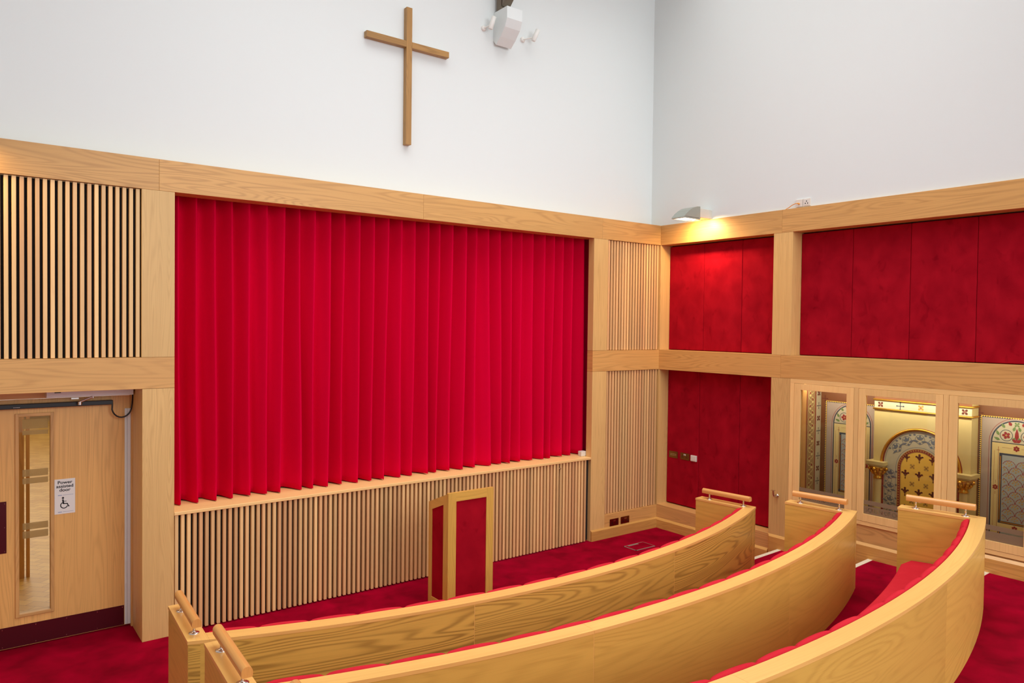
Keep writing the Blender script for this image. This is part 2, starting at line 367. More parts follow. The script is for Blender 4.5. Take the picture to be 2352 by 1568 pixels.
# ---- oak framing, back wall
xs = (-10, -6.203, -3.656, -1.075, .19)
nm = ('above the door and its slatted panel', 'above the left half of the curtain', 'above the right half of the curtain', 'above the slatted panels in the corner')
for i in range(4):
    trim(B(xs[i]+.0006, xs[i+1]-.0006, 0, .19, ZT0, ZT1, g='x'), OAK, 'oak top beam length '+nm[i], 'beam')
trim(B(-10, -6.081, .0005, .42, ZM0, ZM1, g='x'), OAK, 'oak mid rail over the door, left of the curtain', 'rail')
trim(B(-6.331, -6.081, .001, .42, 0, ZM0-.002, g='z'), OAKC, 'oak column between the door and the curtain, lower half', 'column')
trim(B(-6.337, -6.081, .001, .18, ZM1+.002, ZT0-.001, g='z'), OAKC, 'oak column between slatted panel and curtain, upper half', 'column')
trim(B(-7.69, -7.44, .001, .42, 0, ZM0-.002, g='z'), OAKC, 'oak column at the far left of the door', 'column')
trim(B(-1.2143, -.969, .001, .1, 0, ZM0-.002, g='z'), OAKC, 'oak column right of the curtain, below the mid rail', 'column')
trim(B(-1.2143, -.969, .001, .1, ZM1+.002, ZT0-.001, g='z'), OAKC, 'oak column right of the curtain, above the mid rail', 'column')
trim(B(-1.2143, .15, 0, .1, ZM0, ZM1, g='x'), OAK, 'oak mid rail between the corner and the curtain', 'rail')
trim(B(-.967, 0, .002, .08, 0, .30, g='x'), OAK, 'oak bottom board below the corner slatted panel', 'board')
trim(B(-1.19, 0.0, .08, .12, 0, ZT0, g='z'), BLACK, 'dark backing board behind the corner slats', 'board')
# ---- oak framing, right wall
ys = (.0006, -1.827, -4.4, -7.2, -9.6)
nm = ('over the three velvet panels in the corner', 'over the long run of velvet panels', 'further back over the tiers', 'at the far end of the tiers')
for i in range(4):
    trim(B(0, .226, ys[i+1]+.0006, ys[i]-.0006, ZT0, ZT1, g='y'), OAK, 'oak top beam of the right wall '+nm[i], 'beam')
ys = (.0006, -1.842, -4.6, -7.2, -9.6)
for i in range(4):
    trim(B(0, .226, ys[i+1]+.0006, ys[i]-.0006, ZM0, ZM1, g='y'), OAK, 'oak mid rail of the right wall '+('below the corner velvet panels', 'above the glazed cases', 'further back over the tiers', 'at the far end of the tiers')[i], 'rail')
for z0, z1, s in ((ZM1+.001, ZT0-.001, 'upper'), (.0, ZM0-.001, 'lower')):
    trim(B(.001, .225, -.012, .12, z0, z1, g='z'), OAKC, 'narrow oak return in the corner, %s half' % s, 'post')
    trim(B(.001, .225, -1.965, -1.722, z0, z1, g='z'), OAKC, 'oak column on the right wall beside the velvet panels, %s half' % s, 'column')
trim(B(.001, .225, -5.2, -4.95, ZM1+.001, ZT0-.001, g='z'), OAKC, 'oak column at the end of the long velvet run', 'column')
trim(B(0.0005, .225, -1.722, 0, 0, ZL, g='y'), OAKM, 'oak bottom rail below the lower velvet panels', 'rail')
trim(B(.226, .245, -5.2, .1, ZM1-.1, ZT0+.1, g='y'), BLACK, 'dark backing board behind the upper velvet panels', 'board')
trim(B(.226, .245, -1.9, .1, .1, ZM0+.1, g='y'), BLACK, 'dark backing board behind the lower velvet panels', 'board')
# ---- stepped skirting
def skirt(pts_z, axis, label, bevtop=True):
    pass
t, bv = .024, .022
m = MB(); m.prism([(0, 0), (-t, 0), (-t, .137-bv*.75), (-t*.35, .137), (0, .137)], 0, -1.212, -t*.0, g='x')
o = trim(m, OAKK, 'golden oak skirting under the corner slatted panel', 'skirting board')
st = [(0, -1.722, 0, .137), (-1.722, -2.768, 0, .316), (-2.768, -3.84, .1, .478), (-3.84, -9.6, .28, .643)]
for i, (ya, yb, z0, z1) in enumerate(st):
    m = MB(); first = i == 0
    O = [(ya, z0), (ya, z1), (yb, z1), (yb, z0)]; b2 = 0 if first else .024
    I = [(ya-b2, z0), (ya-b2, z1-.026), (yb, z1-.026), (yb, z0)]
    bo = [(0, y, z) for y, z in O]; fr = [(-t, y, z) for y, z in I]
    m.face(fr, [(p[1], p[2]) for p in fr])
    for a, c in ((0, 1), (1, 2), (2, 3), (3, 0)):
        q = [bo[a], bo[c], fr[c], fr[a]]
        m.face(q, [(p[2], p[1]) if a == 0 else (p[1], p[2]+p[0]) for p in q])
    m.face(bo[::-1])
    trim(m, OAKK, ('golden oak skirting on the right wall in the corner', 'raised oak skirting step on the right wall beside the front pew', 'raised oak skirting step on the right wall beside the middle pew', 'raised oak skirting step on the right wall beside the rear pew')[i], 'skirting board', bevel=0)
# ---- window sill board and dark recess behind the curtain
trim(B(-6.08, -1.216, 0, .56, 1.032, 1.061, g='x'), OAKF, 'oak sill board under the red curtain', 'sill', bevel=.004)
m = MB(); m.box(-1.215, -.9, .121, .56, 1.03, 1.058); m.box(-6.3, -.9, .56, .6, 1, 3.95); m.box(-.95, -.9, .12, .56, 1, 3.95); m.box(-6.3, -6.25, .2, .56, 1, 3.95); m.box(-6.3, -.9, .2, .6, 3.92, 3.95)
trim(m, VELVET, 'red lined recess behind the curtain', 'recess')
# ================================================================== slatted panels
def slat_panel(x0, xlast, z0, z1, y, label, pitch=.0499, wd=.029, dep=.042, back=True):
    t_ = thing('slatted_panel', ((x0+xlast)/2, y, z0), label, 'wall panel', 'oak slatted wall panels')
    m = MB(); n = round((xlast-x0)/pitch)+1
    for i in range(n):
        x = x0+(xlast-x0)*i/(n-1); m.box(x, x+wd, y, y+dep, z0+random.uniform(-.001, .001), z1, g='z')
    m.build('slats', SLAT, t_, bevel=.003)
    tag(B(x0-.04, xlast+wd+(.066 if z0 < .1 else .03), y+dep, y+dep+.008, z0, z1).build('backing', BLACK, t_), 'black backing')
    return t_
slat_panel(-7.434, -6.378, ZM1+.004, ZT0-.004, .012, 'oak slatted panel with black gaps above the door')
lowp = slat_panel(-6.073, -1.312, .012, 1.03, .012, 'long low oak slatted panel under the curtain sill')
m = MB(); m.lathe([(.011, 0), (.011, .012), (.008, .018)], (-1.723, .012, .973), (0, -1, 0), 14); m.build('keyhole_knob', STEEL, lowp)
slat_panel(-.952, -.047, ZM1+.004, ZT0-.004, .014, 'short oak slatted panel in the corner above the mid rail')
slat_panel(-.952, -.047, .303, ZM0-.004, .014, 'tall oak slatted panel in the corner below the mid rail')
# ================================================================== velvet panels
def velvet(y0, y1, z0, z1, label, x=.178):
    m = MB(); m.box(x, x+.047, y1+.001, y0-.001, z0, z1)
    o = m.build('velvet_panel', VELVET, bevel=.009, seg=3)
    return tag(o, label, 'wall panel', 'red velvet wall panels')
s = (-.013, -.588, -1.172, -1.722)
for i, n in enumerate(('left of three red velvet panels above the corner mid rail', 'middle of three red velvet panels below the wall lamp', 'right of three red velvet panels, beside the upper column')):
    velvet(s[i], s[i+1], ZM1+.006, ZT0-.012, n)
s = (-.013, -.548, -1.168, -1.722)
for i, n in enumerate(('red velvet panel carrying the sockets, in the corner', 'tall red velvet panel in the middle below the mid rail', 'tall red velvet panel beside the column with the steel bracket')):
    velvet(s[i], s[i+1], ZL+.012, ZM0-.012, n)
s = (-1.966, -2.575, -3.183, -3.80, -4.4, -4.95)
for i, n in enumerate(('first red velvet panel right of the upper column, below the cable socket', 'second red velvet panel right of the upper column', 'third red velvet panel right of the upper column', 'red velvet panel at the right edge above the glazed cases', 'red velvet panel last of the long run, beyond the right edge')):
    velvet(s[i], s[i+1], ZM1+.006, ZT0-.012, n)
# ================================================================== curtain
rT = [-6.16, -6.0, -5.85, -5.69, -5.54, -5.38, -5.22, -5.05, -4.9, -4.75, -4.59, -4.43, -4.27, -4.11, -3.95, -3.79, -3.63, -3.47, -3.32, -3.15, -2.98, -2.83, -2.67, -2.5, -2.34, -2.18, -2.01, -1.84, -1.69, -1.53, -1.36, -1.20, -1.02]
rB = [-6.13, -5.99, -5.84, -5.68, -5.52, -5.37, -5.21, -5.09, -4.88, -4.77, -4.6, -4.46, -4.28, -4.12, -4.0, -3.8, -3.64, -3.47, -3.34, -3.18, -3.0, -2.84, -2.61, -2.45, -2.33, -2.18, -2.0, -1.84, -1.72, -1.53, -1.38, -1.17, -1.02]
def curtain():
    nz, nt_ = 44, 14; z0, z1 = 1.072, 3.87; R = random.Random(3)
    amp = [R.uniform(.75, 1.15) for _ in rT]; sk = [R.uniform(.20, .30) for _ in rT]; ph = [R.uniform(0, 6.28) for _ in rT]; dy = [R.uniform(-.015, .015) for _ in rT]
    P = []
    for iz in range(nz+1):
        t = iz/nz; z = z0+(z1-z0)*t; row = []; s = 3*t*t-2*t**3
        for i in range(len(rT)-1):
            a = rB[i]+(rT[i]-rB[i])*s + .010*sin(z*1.6+ph[i])*(1-t); b = rB[i+1]+(rT[i+1]-rB[i+1])*s + .010*sin(z*1.6+ph[i+1])*(1-t)
            for j in range(nt_):
                u = j/nt_; k = sk[i]
                f = .5*u/k if u < k else .5+.5*(u-k)/(1-k)
                d = ((1-cos(2*PI*f))/2)**.7
                y = .205+dy[i]*(1-u)+dy[i+1]*u+.225*amp[i]*d*(.82+.18*(1-t))
                y += .010*sin(9*u+z*2.3+ph[i])*d*(1-.5*t)+.006*sin(23*u+ph[i]*3+z)*(1-t)*d
                row.append((a+(b-a)*u, y, z+(.004*sin(ph[i]+u*6) if iz == 0 else 0)))
        P.append(row)
    m = MB(); m.grid(P, None, 0, True)
    o = m.build('stage_curtain', CURT)
    md = o.modifiers.new('cloth', 'SOLIDIFY'); md.thickness = .004; md.offset = 1
    return tag(o, 'long pleated red stage curtain hanging over the oak sill', 'curtain')
curtain()
m = MB(); m.box(-1.285, -1.205, .105, .17, 1.062, 1.125)
tag(m.build('junction_box', PLAST, bevel=.006), 'small white box on the sill at the right end of the curtain', 'box')
# ================================================================== door, left
d = thing('door_1', (-6.87, .46, 0), 'oak door with tall narrow glass panel left of the curtain', 'door', kind='structure')
yd = .46
m = MB()
vx0, vx1, vz0, vz1 = -7.168, -6.942, .277, 1.907
for a in ((-7.385, vx0, .012, 2.045), (vx1, -6.345, .012, 2.045)): m.box(a[0], a[1], yd, yd+.05, a[2], a[3], g='z')
m.box(vx0, vx1, yd, yd+.05, .012, vz0, g='z'); m.box(vx0, vx1, yd, yd+.05, vz1, 2.045, g='z')
m.build('leaf', OAKD, d)
m = MB(); e = .024
for a in ((vx0-e, vx0+.004, vz0-e, vz1+e), (vx1-.004, vx1+e, vz0-e, vz1+e)): m.box(a[0], a[1], yd-.012, yd+.062, a[2], a[3], g='z')
m.box(vx0, vx1, yd-.012, yd+.062, vz0-e, vz0+.004, g='x'); m.box(vx0, vx1, yd-.012, yd+.062, vz1-.004, vz1+e, g='x')
m.build('glazing_bead', OAKM, d, bevel=.004)
gp = B(vx0, vx1, yd+.02, yd+.026, vz0, vz1).build('vision_glass', GLASS, d)
m = MB()
for z0, z1 in ((1.80, 1.88), (1.75, 1.785), (1.405, 1.463), (1.345, 1.392), (.965, 1.02), (.893, .952)): m.box(-7.139, -6.96, yd+.0185, yd+.0195, z0, z1)
tag(m.build('frosted_bands', MATS['frosted_band'], gp), 'frosted bands on the glass')
m = MB(); m.box(-7.385, -6.392, yd-.003, yd, .016, .189)
for x in (-7.28, -7.05, -6.83, -6.6, -6.405):
    for z in (.03, .172): m.lathe([(.005, 0), (.004, .002)], (x, yd-.003, z), (0, -1, 0), 8, 1)
tag(m.build('kick_plate', [MAROON, STEEL], d), 'maroon kick plate')
m = MB(); m.box(-7.36, -7.25, yd-.003, yd, .80, 1.222)
for z in (.815, 1.01, 1.205):
    for x in (-7.262, -7.348): m.lathe([(.004, 0), (.003, .002)], (x, yd-.003, z), (0, -1, 0), 8, 1)
tag(m.build('push_plate', [MAROON, STEEL], d), 'maroon push plate')
m = MB(); m.box(-6.388, -6.371, yd-.012, yd+.01, .02, 1.93); m.box(-6.369, -6.343, yd-.016, yd+.01, .02, 1.93)
for k in range(9): m.box(-6.386, -6.345, yd-.0165, yd, .18+k*.2, .182+k*.2)
tag(m.build('continuous_hinge', ALU, d), 'silver full-height hinge')
m = MB(); m.box(-6.342, -6.31, .42, .5, 0, 2.06, g='z'); m.box(-7.46, -7.39, .42, .5, 0, 2.06, g='z'); m.box(-7.46, -6.31, .43, .5, 2.052, 2.14, g='x')
m.build('door_frame', OAKD, d)
# closer / operator
t_ = thing('door_operator', (-6.66, .33, 2.06), 'silver automatic door operator with black track and cable loop above the door', 'door closer')
tag(B(-6.985, -6.344, .30, .43, 2.062, 2.128).build('housing', ALU, t_, bevel=.004), 'silver housing')
B(-6.93, -6.885, .298, .301, 2.10, 2.112).build('name_strip', BLKP, t_)
tr = B(-7.385, -6.487, .40, .458, 1.975, 2.013).build('track', BLKP, t_, bevel=.004)
m = MB()
for k in range(6): m.box(-7.205+k*.008, -7.2005+k*.008, .398, .4005, 1.985, 1.9885)
m.build('track_markings', WHITE, tr)
m = MB(); m.tube([(-6.645, .345, 2.055), (-6.745, .36, 2.012)], .009, 10); m.lathe([(.018, -.012), (.018, .012)], (-6.742, .36, 2.002), (0, 0, 1), 16); m.lathe([(.008, 0), (.008, .03)], (-6.645, .345, 2.045), (0, 0, 1), 10)
m.box(-6.80, -6.745, .40, .405, 2.035, 2.047)
tag(m.build('arm', STEEL, t_), 'steel arm')
cab = [(-6.492, .405, 1.985)]+[(-6.42+.078*cos(PI+a), .40, 1.955+.095*sin(PI+a)) for a in [PI*i/12 for i in range(1, 12)]]+[(-6.34, .39, 1.98), (-6.338, .38, 2.05), (-6.345, .36, 2.09)]
m = MB(); m.tube(cab, .0065, 10); m.build('cable', BLKP, t_)
# sign
t_ = thing('door_sign', (-6.841, yd, 1.065), 'white Power assisted door notice with black wheelchair symbol', 'sign')
m = MB(); m.box(-6.916, -6.766, yd-.003, yd, 1.066, 1.36); m.build('plate', WHITE, t_)
m = MB(); Ys = yd-.0036; X0 = -6.841
fn = lambda dx, z, k=1.0: (lambda x, y: (X0+dx+x, Ys, z+y*k))
for i, tx in enumerate(('Power', 'assisted', 'door')): add_text(m, tx, .036, (lambda x, y, i=i: (X0+x*1.12, Ys, 1.320-i*.032+y)), 0, bold=.0008)
def ring2(m, cx, cz, r0, r1, a0, a1, n=28, mi=0):
    for i in range(n):
        a, b = a0+(a1-a0)*i/n, a0+(a1-a0)*(i+1)/n
        m.face([(cx+r*cos(q), Ys, cz+r*sin(q)) for r, q in ((r0, a), (r1, a), (r1, b), (r0, b))], None, mi)
def bar2(m, x0, z0, x1, z1, wd, mi=0):
    dx, dz = x1-x0, z1-z0; L = math.hypot(dx, dz); nx, nz = -dz/L*wd/2, dx/L*wd/2
    m.face([(x0+nx, Ys, z0+nz), (x1+nx, Ys, z1+nz), (x1-nx, Ys, z1-nz), (x0-nx, Ys, z0-nz)], None, mi)
cx, cz = X0-.006, 1.138
ring2(m, cx, cz, .021, .0285, math.radians(118), math.radians(345), 30)
m.face([(cx-.008+.0085*cos(a), Ys, cz+.062+.0085*sin(a)) for a in [2*PI*i/20 for i in range(20)]])
bar2(m, cx-.009, cz+.05, cx-.004, cz+.012, .012); bar2(m, cx-.008, cz+.014, cx+.024, cz+.012, .008); bar2(m, cx-.006, cz+.033, cx+.018, cz+.032, .0045)
bar2(m, cx+.022, cz+.014, cx+.034, cz-.014, .008); bar2(m, cx+.031, cz-.012, cx+.040, cz-.009, .006)
for zz in (1.2235, 1.082):
    bar2(m, X0-.05, zz, X0-.022, zz+.0005, .006, 1); bar2(m, X0-.016, zz+.001, X0+.062, zz+.001, .0025, 1)
m.build('lettering', [INK, INKB], t_)
# corridor seen through the door glass
struct(B(-9, -3, .62, 26, -.1, .001), 'floor', PARQ, 'wood block corridor floor seen through the door glass', 'floor')
m = MB(); m.box(-9, -3, 26, 26.1, 0, 2.8); m.box(-9.1, -9, .62, 26, 0, 2.8); m.box(-3, -2.9, .62, 26, 0, 2.8); m.box(-9, -3, .62, 26, 2.8, 2.9); m.box(-9, -7.46, .5, .62, 0, 2.8); m.box(-6.31, -3, .61, .66, 0, 2.8); m.box(-7.46, -6.31, .5, .62, 2.14, 2.8)
struct(m, 'wall_corridor', CORR, 'cream corridor walls seen through the door glass', 'wall')
m = MB(); m.box(-7.075, -7.005, 2.4, 2.5, 0, 2.6, g='z'); m.box(-6.985, -6.955, 2.42, 2.47, .0, 2.6, g='z')
trim(m, OAK, 'oak post of the second screen seen through the door glass', 'post')
area('corridor_lamp', (-6.4, 9, 2.75), None, 2, 15, 230, (1, .93, .8))
# ================================================================== pews
def off_line(b, f, dist):
    """line from b to f shifted sideways by dist (positive = +x side)"""
    v = Vector((f[0]-b[0], f[1]-b[1])); n = Vector((v.y, -v.x)).normalized()
    if n.x < 0: n = -n
    return (b[0]+n.x*dist, b[1]+n.y*dist), (f[0]+n.x*dist, f[1]+n.y*dist)
def xcross(p, b, f, r):
    """x where the line b-f meets the circle of radius r"""
    c = Vector(p['c']); B_, D = Vector(b), (Vector(f)-Vector(b)).normalized(); w_ = B_-c
    bb = w_.dot(D); cc = w_.length_squared-r*r; return B_+D*(-bb-math.sqrt(max(bb*bb-cc, 0)))
def handrail(parent, A, Bp, z, r=.025):
    """mushroom rail along A->Bp (3d ends at cap height z) on two posts"""
    A, Bp = Vector((*A, z)), Vector((*Bp, z)); D = (Bp-A).normalized(); n = Vector((D.y, -D.x, 0)); L = (Bp-A).length
    prof = [(-.023, 0), (.023, 0), (.0255, .008), (.026, .022)]+[(.026*cos(a), .024+.026*sin(a)) for a in [PI*i/20 for i in range(1, 20)]]+[(-.026, .022), (-.0255, .008)]
    zb = .058
    m = MB(); P = [[A+D*t_+n*a+Vector((0, 0, zb+h)) for a, h in prof] for t_ in (0, L)]
    UV = [[(t_, j*.012) for j in range(len(prof)+1)] for t_ in (0, L)]
    m.grid(P, UV, 0, False, True); m.face(P[0][::-1], [(q.z*3, (q-A).dot(n)*3) for q in P[0][::-1]]); m.face(P[1], [(q.z*3, (q-A).dot(n)*3) for q in P[1]])
    o = m.build('handrail', OAKR, parent, bevel=.002)
    for t_ in (.14, .86):
        c = A+D*L*t_; m = MB()
        m.lathe([(.030, 0), (.030, .004), (.022, .007), (.009, .009), (.0075, .012), (.0075, zb-.006), (.013, zb-.004), (.013, zb)], c, (0, 0, 1), 20)
        for s_ in (-1, 1): m.box(c.x-.011, c.x+.011, c.y+s_*.03-.018, c.y+s_*.03+.018, z+zb-.004, z+zb)
        m.lathe([(.004, .0), (.003, .002)], c+D*.022+Vector((0, 0, .005)), (0, 0, 1), 8)
        tag(m.build('rail_post', STEEL, o), 'polished steel post with round flange')
def prism_poly(m, poly, z0, z1, dirg):
    """vertical prism over a 2d polygon with grain along direction dirg (2d) on top, horizontal on the sides"""
    g = Vector(dirg).normalized(); h = Vector((-g.y, g.x)); n = len(poly)
    top = [(x, y, z1) for x, y in poly]; bot = [(x, y, z0) for x, y in poly]
    m.face(top, [(Vector(p[:2]).dot(g), Vector(p[:2]).dot(h)) for p in top]); m.face(bot[::-1])
    for i in range(n):
        j = (i+1) % n; L = math.hypot(poly[j][0]-poly[i][0], poly[j][1]-poly[i][1])
        m.face([bot[i], bot[j], top[j], top[i]], [(0, z0), (L, z0), (L, z1), (0, z1)])
def arcband(m, p, r0, r1, x0, x1, z0, z1, n=40, grainv=0):
    """solid curved band between radii r0<r1; x0, x1 may be (inner, outer) pairs for slanted ends"""
    x0 = x0 if isinstance(x0, tuple) else (x0, x0); x1 = x1 if isinstance(x1, tuple) else (x1, x1)
    I, O = arc(p, r0, x0[0], x1[0], n), arc(p, r1, x0[1], x1[1], n)
    prof = lambda i: [(I[i][0], I[i][1], z0), (O[i][0], O[i][1], z0), (O[i][0], O[i][1], z1), (I[i][0], I[i][1], z1)]
    vv = [0, r1-r0, r1-r0+z1-z0, 2*(r1-r0)+z1-z0, 2*(r1-r0+z1-z0)]
    P = [prof(i) for i in range(n+1)]; UV = [[(I[i][2], v+grainv+z0) for v in vv] for i in range(n+1)]
    m.grid(P, UV, 0, False, True); m.face(P[0][::-1]); m.face(P[-1])
def pew(k, label, joints, capjoint, facemat):
    p = PEW[k]; zc = p['z']; ct = .019; wb = .106; R = p['R']; tL, tR = .112, .128
    root = thing('curved_pew', (p['c'][0], p['c'][1]-R+.3, p['zf']), label, 'pew', 'curved oak pews')
    lb, lf, rb, rf = p['lb'], p['lf'], p['rb'], p['rf']
    li_b, li_f = off_line(lb, lf, tL); ri_b, ri_f = off_line(rb, rf, -tR)
    # back, in panels between the joints
    xs = [lb[0]]+joints+[rb[0]]
    for i in range(len(xs)-1):
        m = MB(); g = .0018
        arcband(m, p, R-wb, R-.003, xs[i]+(g if i else .004), xs[i+1]-(g if i < len(xs)-2 else .004), p['zb'], zc-ct, 36, i*1.7)
        m.build('back_panel', facemat, root)
    for xj in joints:
        m = MB(); arcband(m, p, R-.03, R-.0034, xj-.0016, xj+.0016, p['zb'], zc-ct, 1); m.build('joint_strip', OAKT, root)
    # caps: back rail in two lengths, end caps
    def xr(b, f, r): return p['c'][0]+(xcross(p, b, f, r).x-p['c'][0])*R/r
    xs = [(xr(li_b, li_f, R-wb)+.0006, xr(li_b, li_f, R)+.0006), capjoint, (xr(ri_b, ri_f, R-wb)-.0006, xr(ri_b, ri_f, R)-.0006)]
    for i in range(2):
        m = MB(); arcband(m, p, R-wb, R, xs[0] if i == 0 else capjoint+.0006, xs[2] if i else capjoint-.0006, zc-ct, zc, 48, i)
        m.build('back_cap', OAKT, root)
    for (b, f, ib, if_, s_) in ((lb, lf, li_b, li_f, -1), (rb, rf, ri_b, ri_f, 1)):
        bo = xcross(p, b, f, R); bi = xcross(p, ib, if_, R)
        poly = [tuple(bo), f, if_, tuple(bi)]
        m = MB(); prism_poly(m, poly, zc-ct, zc, (f[0]-b[0], f[1]-b[1])); m.build('end_cap', OAKT, root, bevel=.0015)
        b2 = xcross(p, b, f, R-.003); bi2 = xcross(p, ib, if_, R-.003); e_ = Vector((f[0]-b[0], f[1]-b[1])).normalized()*.003; sx = -s_*.003
        poly = [(b2.x+sx, b2.y), (f[0]+sx-e_.x, f[1]-e_.y), (if_[0]-sx-e_.x, if_[1]-e_.y), (bi2.x-sx, bi2.y)]
        m = MB(); zb = p['zf']
        prism_poly(m, poly, zb, zc-ct, (0, 1)); m.build('end_panel', facemat if k else OAKP, root)
        mid_b = (Vector(b)+Vector(ib))/2; mid_f = (Vector(f)+Vector(if_))/2
        D = (mid_f-mid_b); L_ = D.length; D.normalize()
        handrail(root, mid_f-D*.055, mid_b+D*(.065 if k else .03), zc)
    # seat
    cL = xcross(p, li_b, li_f, R-.35).x; cR = xcross(p, ri_b, ri_f, R-.35).x
    cx, cy = p['c']
    def ang(b, f, r): q = xcross(p, b, f, r); return math.atan2(q.x-cx, cy-q.y)
    def band(m, r0, r1, z0, z1, n=60, fn=None, smooth=False):
        P = []; UV = []
        a0, a1 = (ang(li_b, li_f, r0)+ang(li_b, li_f, r1))/2+.001, (ang(ri_b, ri_f, r0)+ang(ri_b, ri_f, r1))/2-.001
        for i in range(n+1):
            t = i/n
            row = []
            for r, z in ((r0, z0), (r1, z0), (r1, z1), (r0, z1)):
                a = ang(li_b, li_f, r)*(1-t)+ang(ri_b, ri_f, r)*t; row.append((cx+r*sin(a), cy-r*cos(a), z))
            P.append(row); UV.append([(R*(a0+(a1-a0)*t), v) for v in (0, .5, .9, 1.4, 1.8)])
        m.grid(P, UV, 0, smooth, True); m.face(P[0][::-1]); m.face(P[-1])
    m = MB(); zs = p['zf']+.37
    band(m, R-.57, R-.55, p['zf'], zs-.02); m.build('seat_front', OAKP, root)
    m = MB(); band(m, R-.58, R-.108, zs-.02, zs); m.build('seat_board', OAKP, root)
    # cushions: cross section swept along the arc, pinched at the seams
    def cushion(name, sect, n, pinch, nseg, endgap=.004, squeeze=.0):
        P = []; tot = n*nseg
        for i in range(tot+1):
            t = i/tot; q = abs(sin(PI*t*nseg)) ** .35 if pinch else 1
            e_ = min(1, min(t, 1-t)*tot/3); q2 = (1-pinch*(1-q))
            row = []
            for (dr, dz) in sect:
                r = R-wb-dr*q2*(0.55+.45*e_) if squeeze else R-wb-dr*(0.9+.1*e_)
                z = zs+dz if not squeeze else zs+dz-(1-q)*squeeze*(1 if dz > .3 else 0)
                a0 = ang(li_b, li_f, r)+endgap/R; a1 = ang(ri_b, ri_f, r)-endgap/R
                a = a0+(a1-a0)*t; row.append((cx+r*sin(a), cy-r*cos(a), z))
            P.append(row)
        m = MB(); m.grid(P, None, 0, True, True); m.face(P[0][::-1]); m.face(P[-1]); return m.build(name, CUSH, root)
    H = zc-zs
    sect = [(.002, .07), (.055, .08), (.066, .11), (.066, .25), (.064, H-.05), (.056, H-.018), (.04, H+.001), (.026, H+.006), (.012, H+.001), (.002, H-.02)]
    cushion('back_cushion', sect, 12, .25, 18, squeeze=.016)
    sect = [(.0, .004), (.47, .004), (.482, .02), (.485, .04), (.478, .062), (.46, .074), (.3, .080), (.15, .080), (.02, .076), (0, .06)]
    cushion('seat_cushion', sect, 12, 0, 10)
    return root
pew(0, 'front curved oak pew nearest the lectern', [-4.84, -2.85], -3.0, OAKS)
pew(1, 'middle curved oak pew between the front and the nearest pew', [-4.785, -2.816], -4.787, OAKP)
pew(2, 'rear curved oak pew nearest the camera with red seat showing', [-4.9, -2.793], -4.9, OAKP)
# ================================================================== lectern
def lectern():
    yf, x0, x1, zt, zr, dp = -1.0, -3.944, -3.431, 1.139, 1.0, .35
    root = thing('lectern', ((x0+x1)/2, yf+dp/2, 0), 'oak lectern with red velvet insets standing before the slatted panel', 'lectern')
    m = MB(); sL, sR, tp = .088, .082, .083
    m.box(x0, x0+sL, yf, yf+.03, 0, zt, g='z'); m.box(x1-sR, x1, yf, yf+.03, 0, zt, g='z'); m.box(x0+sL, x1-sR, yf, yf+.03, zt-tp, zt, g='x'); m.box(x0+sL, x1-sR, yf, yf+.03, 0, .1, g='x')
    m.build('front_frame', OAKP, root)
    B(x0+sL-.01, x1-sR+.01, yf+.008, yf+.02, .08, zt-tp+.01).build('front_velvet', VELVET, root)
    for xa, xb in ((x0, x0+.03), (x1-.03, x1)):
        yb = yf+dp
        zz = lambda y: zt-(zt-zr)*(y-yf)/dp
        m = MB(); f = .055
        for ya, yc in ((yf+.031, yf+.031+f), (yb-f, yb)):
            m.prism([(ya, 0), (yc, 0), (yc, zz(yc)), (ya, zz(ya))], 0, xa, xb, g='z')
        ya, yc = yf+.031+f, yb-f
        m.prism([(ya, zz(ya)-.085), (yc, zz(yc)-.085), (yc, zz(yc)), (ya, zz(ya))], 0, xa, xb, g='y')
        m.prism([(ya, 0), (yc, 0), (yc, .1), (ya, .1)], 0, xa, xb, g='y')
        m.build('side_frame', OAKP, root)
        m = MB(); m.prism([(ya-.01, .08), (yc+.01, .08), (yc+.01, zz(yc)-.078), (ya-.01, zz(ya)-.078)], 0, xa+.008, xb-.008); m.build('side_velvet', VELVET, root)
    m = MB(); m.prism([(yf+.03, zt-.05), (yf+dp, zr-.03), (yf+dp, zr-.05), (yf+.03, zt-.07)], 0, x0+.03, x1-.03, g='x'); m.build('reading_board', OAKP, root)
    B(x0+.03, x1-.03, yf+.04, yf+dp, .55, .575, g='x').build('shelf', OAKP, root)
lectern()
# ================================================================== cross
root = thing('wall_cross', (-3.76, .2, 4.57), 'large plain oak cross on the white wall above the curtain', 'cross')
m = MB(); m.box(-3.797, -3.731, .138, .2, 4.583, 6.008, g='z'); m.build('upright', CROSS, root, bevel=.002)
m = MB(); m.box(-4.25, -3.7975, .138, .2, 5.592, 5.656, g='x'); m.box(-3.7305, -3.275, .138, .2, 5.592, 5.656, g='x'); m.build('crossbar', CROSS, root, bevel=.002)
